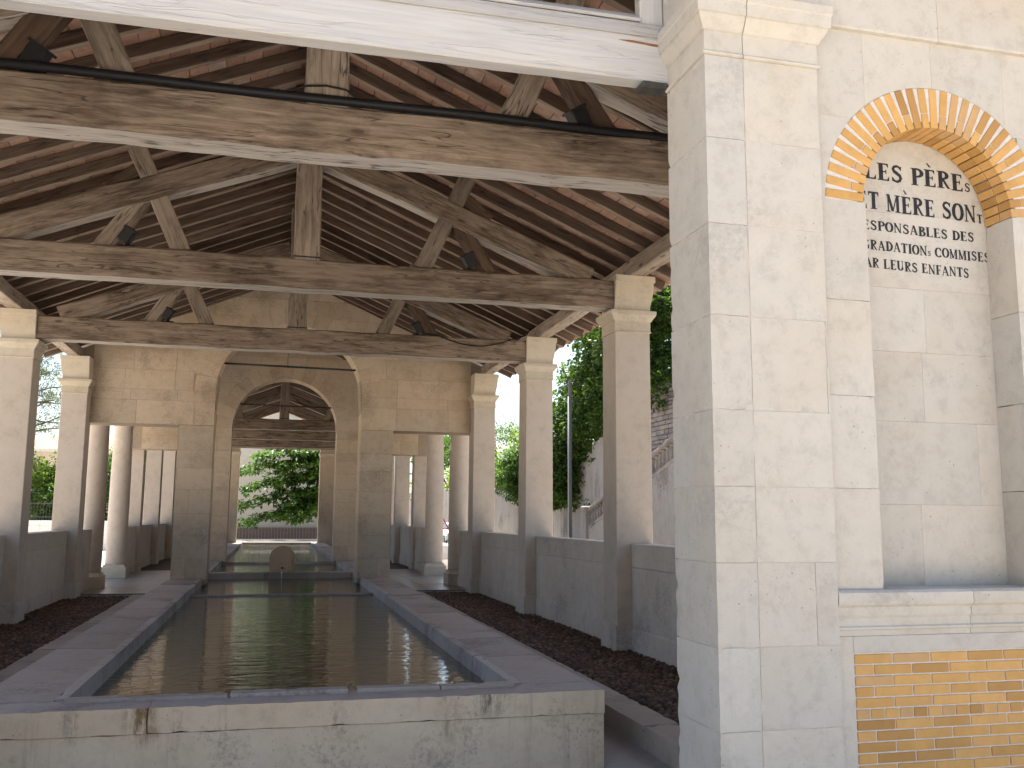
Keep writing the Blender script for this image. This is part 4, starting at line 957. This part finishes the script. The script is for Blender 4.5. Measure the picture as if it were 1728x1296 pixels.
# car
CAR = thing('parked_car', (12.1, 66, -.29), 'white hatchback car parked on the road under the wall', 'car')
def car(cx, cy, z0):
    pr_ = [(-2.0, .35), (-2.02, .62), (-1.9, .78), (-1.2, .95), (-.55, 1.42), (.2, 1.5), (1.2, 1.46), (1.85, 1.0), (2.0, .9), (2.02, .4), (1.6, .25), (-1.7, .22)]
    v, f = [], []
    for s, wdt in ((-1, 1), (-.86, 2), (.86, 2), (1, 1)):
        for y, z in pr_:
            sh = .86 if z > 1.2 else 1.; ww = .86 * sh
            v.append((cx + s * ww, cy + y, z0 + z - (0 if wdt == 2 else .02)))
    n = len(pr_)
    for r_ in range(3):
        for i in range(n): f.append((r_ * n + i, r_ * n + (i + 1) % n, (r_ + 1) * n + (i + 1) % n, (r_ + 1) * n + i))
    f.append(tuple(range(n - 1, -1, -1))); f.append(tuple(3 * n + i for i in range(n)))
    link('body', pyd('car_body', v, f), CAR, M['car'])
    link('windscreen', pyd('ws', [(cx - .68, cy - 1.14, z0 + 1.005), (cx + .68, cy - 1.14, z0 + 1.005), (cx + .58, cy - .62, z0 + 1.39), (cx - .58, cy - .62, z0 + 1.39)], [(0, 1, 2, 3)]), CAR, M['glass'])
    for s in (-1, 1):
        link('side_window', pyd('sw', [(cx + s * .862, cy - .9, z0 + 1.0), (cx + s * .862, cy + 1.3, z0 + 1.0), (cx + s * .77, cy + 1.0, z0 + 1.38), (cx + s * .77, cy - .45, z0 + 1.38)], [(0, 1, 2, 3)]), CAR, M['glass'])
        box('headlight', cx + s * .6 - .16, cx + s * .6 + .16, cy - 2.03, cy - 1.9, z0 + .62, z0 + .76, M['grey'], CAR, .02)
        box('mirror', cx + s * .98 - .09, cx + s * .98 + .09, cy - .8, cy - .7, z0 + 1.0, z0 + 1.13, M['plastic'], CAR, .02)
        for yy in (-1.3, 1.25):
            wv = lathe('wheel', [(.2, -.1), (.3, -.1), (.31, 0), (.3, .1), (.2, .1)], M['tyre'], CAR, (0, 0, 0), 20)
            wv.matrix_basis = Matrix.Translation((cx + s * .78, cy + yy, z0 + .31)) @ Matrix.Rotation(math.pi / 2, 4, 'Y'); WM[wv.name] = wv.matrix_basis.copy()
            rim_ = lathe('rim', [(.05, .1), (.18, .11), (.19, .105)], M['grey'], wv, (0, 0, 0), 16); rim_.matrix_basis = wv.matrix_basis @ Matrix.Scale(s, 4, (0, 0, 1))
    box('grille', cx - .4, cx + .4, cy - 2.04, cy - 1.95, z0 + .42, z0 + .58, M['plastic'], CAR, .02)
car(12.1, 66, -.29)
SG = thing('road_sign', (8.86, 52, -.3), 'triangular red bordered bend warning sign on a grey post', 'sign')
tube('post', [(8.86, 52.03, -.3), (8.86, 52.03, 1.7)], .03, M['grey'], SG)
tri = lambda r, cx=8.86, cz=1.15: [(cx + r * math.cos(math.radians(90 + 120 * k)), cz + r * math.sin(math.radians(90 + 120 * k))) for k in range(3)]
link('red_border', prism_xz(tri(.5), 51.99, 52.0), SG, M['red']); link('white_field', prism_xz(tri(.36), 51.986, 51.989), SG, M['signwhite'])
link('bend_symbol', prism_xz([(8.82, 1.0), (8.89, 1.0), (8.89, 1.12), (8.96, 1.22), (8.91, 1.27), (8.82, 1.15)], 51.982, 51.985), SG, M['ink'])
def bollard(x, y, label):
    T = lathe('stone_bollard', [(.24, -.3), (.24, .02), (.26, .03), (.26, .1), (.23, .12), (.235, .45), (.22, .55), (.15, .63), (.06, .66)], M['whitewall'], None, (x, y, 0), 20)
    tag(T, label, 'bollard', 'stone bollards beside the wash house')
bollard(5.78, 34.0, 'round topped pale stone bollard beside the road'); bollard(-5.95, 33.2, 'round topped pale stone bollard on the fence side')
tag(tube('overhead_wire', [(11.6, 37.3, 7.2)] + [(11.6 + 16 * k / 10, 37.3 + 43 * k / 10, 7.2 + 1.8 * k / 10 - 1.2 * math.sin(math.pi * k / 10)) for k in range(1, 11)], .012, M['plastic'], None, 5), 'thin overhead wire crossing the sky beyond the pillars', 'wire')
# ---- left side: wall, iron fence, shrubs, house, pine
LW = thing('boundary_wall', (-20, 54.2, -.3), 'low white boundary wall below the iron fence', 'wall')
for i in range(16):
    x0 = -38 + i * 2; box('wall_bay', x0, x0 + 1.996, 54.0, 54.4, -.4, 1.0, M['whitewall'], LW, .01); box('wall_coping', x0, x0 + 1.996, 53.92, 54.48, 1.003, 1.25, M['whitewall'], LW, .02)
FE = thing('iron_fence', (-20, 54.2, 1.25), 'black iron picket fence standing on the low white wall', 'fence')
for z in (1.42, 2.12): box('rail', -38, -6, 54.185, 54.215, z, z + .04, M['iron'], FE, .004)
pk = box_mesh(.022, .022, .98, .003); pk.materials.append(M['iron'])
for i in range(214): link('picket', pk, FE, None, loc=(-38 + .15 * i, 54.2, 1.74))
for k, (x, y, zt, rr, mt, lab) in enumerate([(-9.2, 57, 5.0, 1.3, 'leaf_mid', 'leafy green shrub behind the fence next to the column'), (-11.6, 57, 4.4, 1.3, 'leaf_mid', 'dense dark green shrub behind the iron fence'), (-13.0, 57.4, 5.2, 1.2, 'leaf_lit', 'yellow green shrub behind the iron fence'), (-14.6, 58, 4.8, 1.4, 'leaf_mid', 'broad green shrub behind the far end of the fence'), (-8.0, 60, 6.4, 1.3, 'leaf_lit', 'taller light green shrub beside the white house'), (-17.5, 58, 5.2, 1.6, 'leaf_mid', 'tall green shrub at the outer end of the fence')]):
    lobes = [((x + random.uniform(-.3, .3), y, z), (rr, rr * .8, 1.0)) for z in np.arange(1.4, zt - .4, .9)]
    plant('shrub', (x, y, -.3), lab, 'shrub', lobes, 24, .42, 330, .2, .075, M[mt], .08, group='shrubs behind the fence', stems=4)
H1 = thing('house', (-16, 74, -.3), 'pale house with low tiled roof behind the shrubs', 'house')
box('wall', -30, -9, 72, 84, -.3, 6.2, M['house'], H1, 0)
link('roof', pyd('roof1', [(-30.6, 71.4, 6.1), (-8.4, 71.4, 6.1), (-8.4, 78, 7.4), (-30.6, 78, 7.4), (-8.4, 84.6, 6.1), (-30.6, 84.6, 6.1)], [(0, 1, 2, 3), (3, 2, 4, 5), (1, 4, 2), (0, 3, 5)]), H1, M['roof'])
box('eaves_board', -30.6, -8.4, 71.42, 71.6, 5.9, 6.09, M['whitewall'], H1, 0)
for x in (-12, -16, -20): wv = box('window', x - .5, x + .5, 71.96, 72.1, 2.6, 4.2, M['glass'], H1, 0); box('sill', x - .6, x + .6, 71.85, 72.05, 2.48, 2.598, M['whitewall'], wv, 0)
def sparse_tree(name, x, y, label, top, spread, n, seed):
    rnd = random.Random(seed); T = thing(name, (x, y, -.3), label, 'tree')
    tube('trunk', [(x, y, -.3), (x + .2, y, top * .4), (x - .1, y, top * .75), (x, y, top)], [.3, .22, .12, .03], M['bark'], T)
    P_, D_ = [], []
    for i in range(n):
        z = top * (.38 + .6 * i / n); a = rnd.uniform(0, 6.28); L = spread * (1.15 - .75 * i / n) * rnd.uniform(.7, 1.1)
        d = Vector((math.cos(a), math.sin(a) * .6, rnd.uniform(.0, .35)))
        pts = [Vector((x, y, z)) + d * (L * k / 5) + Vector((0, 0, -.035 * L * (k / 5) ** 2 * L * .3)) + Vector((rnd.uniform(-.1, .1), 0, rnd.uniform(-.1, .1))) for k in range(6)]
        tube('limb', pts, [.06, .05, .04, .03, .02, .01], M['bark'], T, 5)
        for p in pts[1:]:
            for q in range(5):
                e = p + Vector((rnd.gauss(0, .45), rnd.gauss(0, .4), rnd.gauss(0, .28)))
                for _ in range(14): P_.append(tuple(e + Vector((rnd.gauss(0, .14), rnd.gauss(0, .14), rnd.gauss(0, .1))))); D_.append((d.x + rnd.gauss(0, .5), d.y, .3 + rnd.gauss(0, .5)))
    link('crown', leaf_mesh(name, P_, D_, .26, .022), T, M['needle'])
sparse_tree('pine_tree', -14.6, 60, 'tall thin crowned pine with sparse branches against the sky', 12.5, 4.2, 34, 5)
sparse_tree('pine_tree', -20.5, 66, 'second sparse pine standing further along the fence', 15.5, 4.5, 26, 8)
# ---- beyond the far end: building, slatted screen, drooping tree
FB2 = thing('far_building', (0, 58, -.3), 'plain beige rendered building closing the view beyond the arches', 'building')
box('wall', -7.2, 6, 58, 68, -.3, 9.4, M['house'], FB2, 0); box('roof', -7.5, 6.3, 57.7, 68, 9.402, 9.6, M['roof'], FB2, 0)
tag(box('terrace', -7, 6, 48.62, 57.9, -.4, .25, M['ground'], None, 0), kind='structure')
SC = thing('slatted_screen', (0, 57.3, .25), 'brown slatted screen along the foot of the beige building', 'fence')
box('rail', -6, 6, 57.27, 57.3, .72, .78, M['slat'], SC, 0)
sm_ = box_mesh(.16, .03, .66, .006); sm_.materials.append(M['slat'])
for i in range(62): link('slat', sm_, SC, None, loc=(-5.6 + .18 * i, 57.25, .575))
DT = thing('drooping_tree', (3.6, 53.6, -.3), 'large green tree with drooping backlit branches before the beige wall', 'tree')
tube('trunk', [(3.6, 53.6, -.3), (3.5, 53.6, 1.5), (3.3, 53.6, 3.2), (3.4, 53.6, 6.5)], [.22, .18, .14, .05], M['bark'], DT)
P_, D_ = [], []
for (x0, z0, x1, z1, dr) in ((3.3, 4.2, -2.3, 4.0, .5), (3.3, 5.4, -.4, 5.6, .5), (3.4, 3.0, -2.0, 2.2, .35), (3.3, 2.4, -1.5, 1.35, .2), (3.4, 3.6, -1.7, 3.2, .5), (3.4, 4.8, -.9, 4.9, .4), (3.4, 5.9, .6, 6.2, .3), (3.4, 2.8, .1, 1.6, .3), (3.4, 3.3, .5, 2.3, .4), (3.4, 4.4, 0, 4.2, .4), (3.4, 3.9, .2, 3.3, .4), (3.4, 5.2, 1, 4.9, .3), (3.4, 2.3, 1.0, 1.5, .2), (3.4, 3.0, 1.6, 2.6, .2), (3.4, 4.0, 1.6, 3.8, .2), (3.4, 5.0, 1.8, 5.0, .2)):
    yy = 53.6 + random.uniform(-1.3, 1.3); pts = []
    for k in range(9):
        u = k / 8; pts.append(Vector((x0 + (x1 - x0) * u, 53.6 + (yy - 53.6) * u, z0 + (z1 - z0) * u + dr * math.sin(math.pi * u) + random.uniform(-.04, .04))))
    tube('limb', pts, [.06 - .006 * k for k in range(9)], M['bark'], DT, 5)
    for k in range(2, 9):
        for q in range(15):
            c = pts[k] + Vector((random.gauss(0, .26), random.gauss(0, .42), random.gauss(-.10, .13)))
            for j in range(9):
                P_.append(tuple(c + Vector((random.gauss(0, .07),) * 1 + (random.gauss(0, .07), random.gauss(0, .05))))); a = random.uniform(0, 6.28)
                D_.append((-.5 + math.cos(a) * .8, math.sin(a) * .8, -.45 + random.gauss(0, .3)))
link('crown', leaf_mesh('drooping', P_, D_, .29, .062, .25), DT, M['leaf_far'])
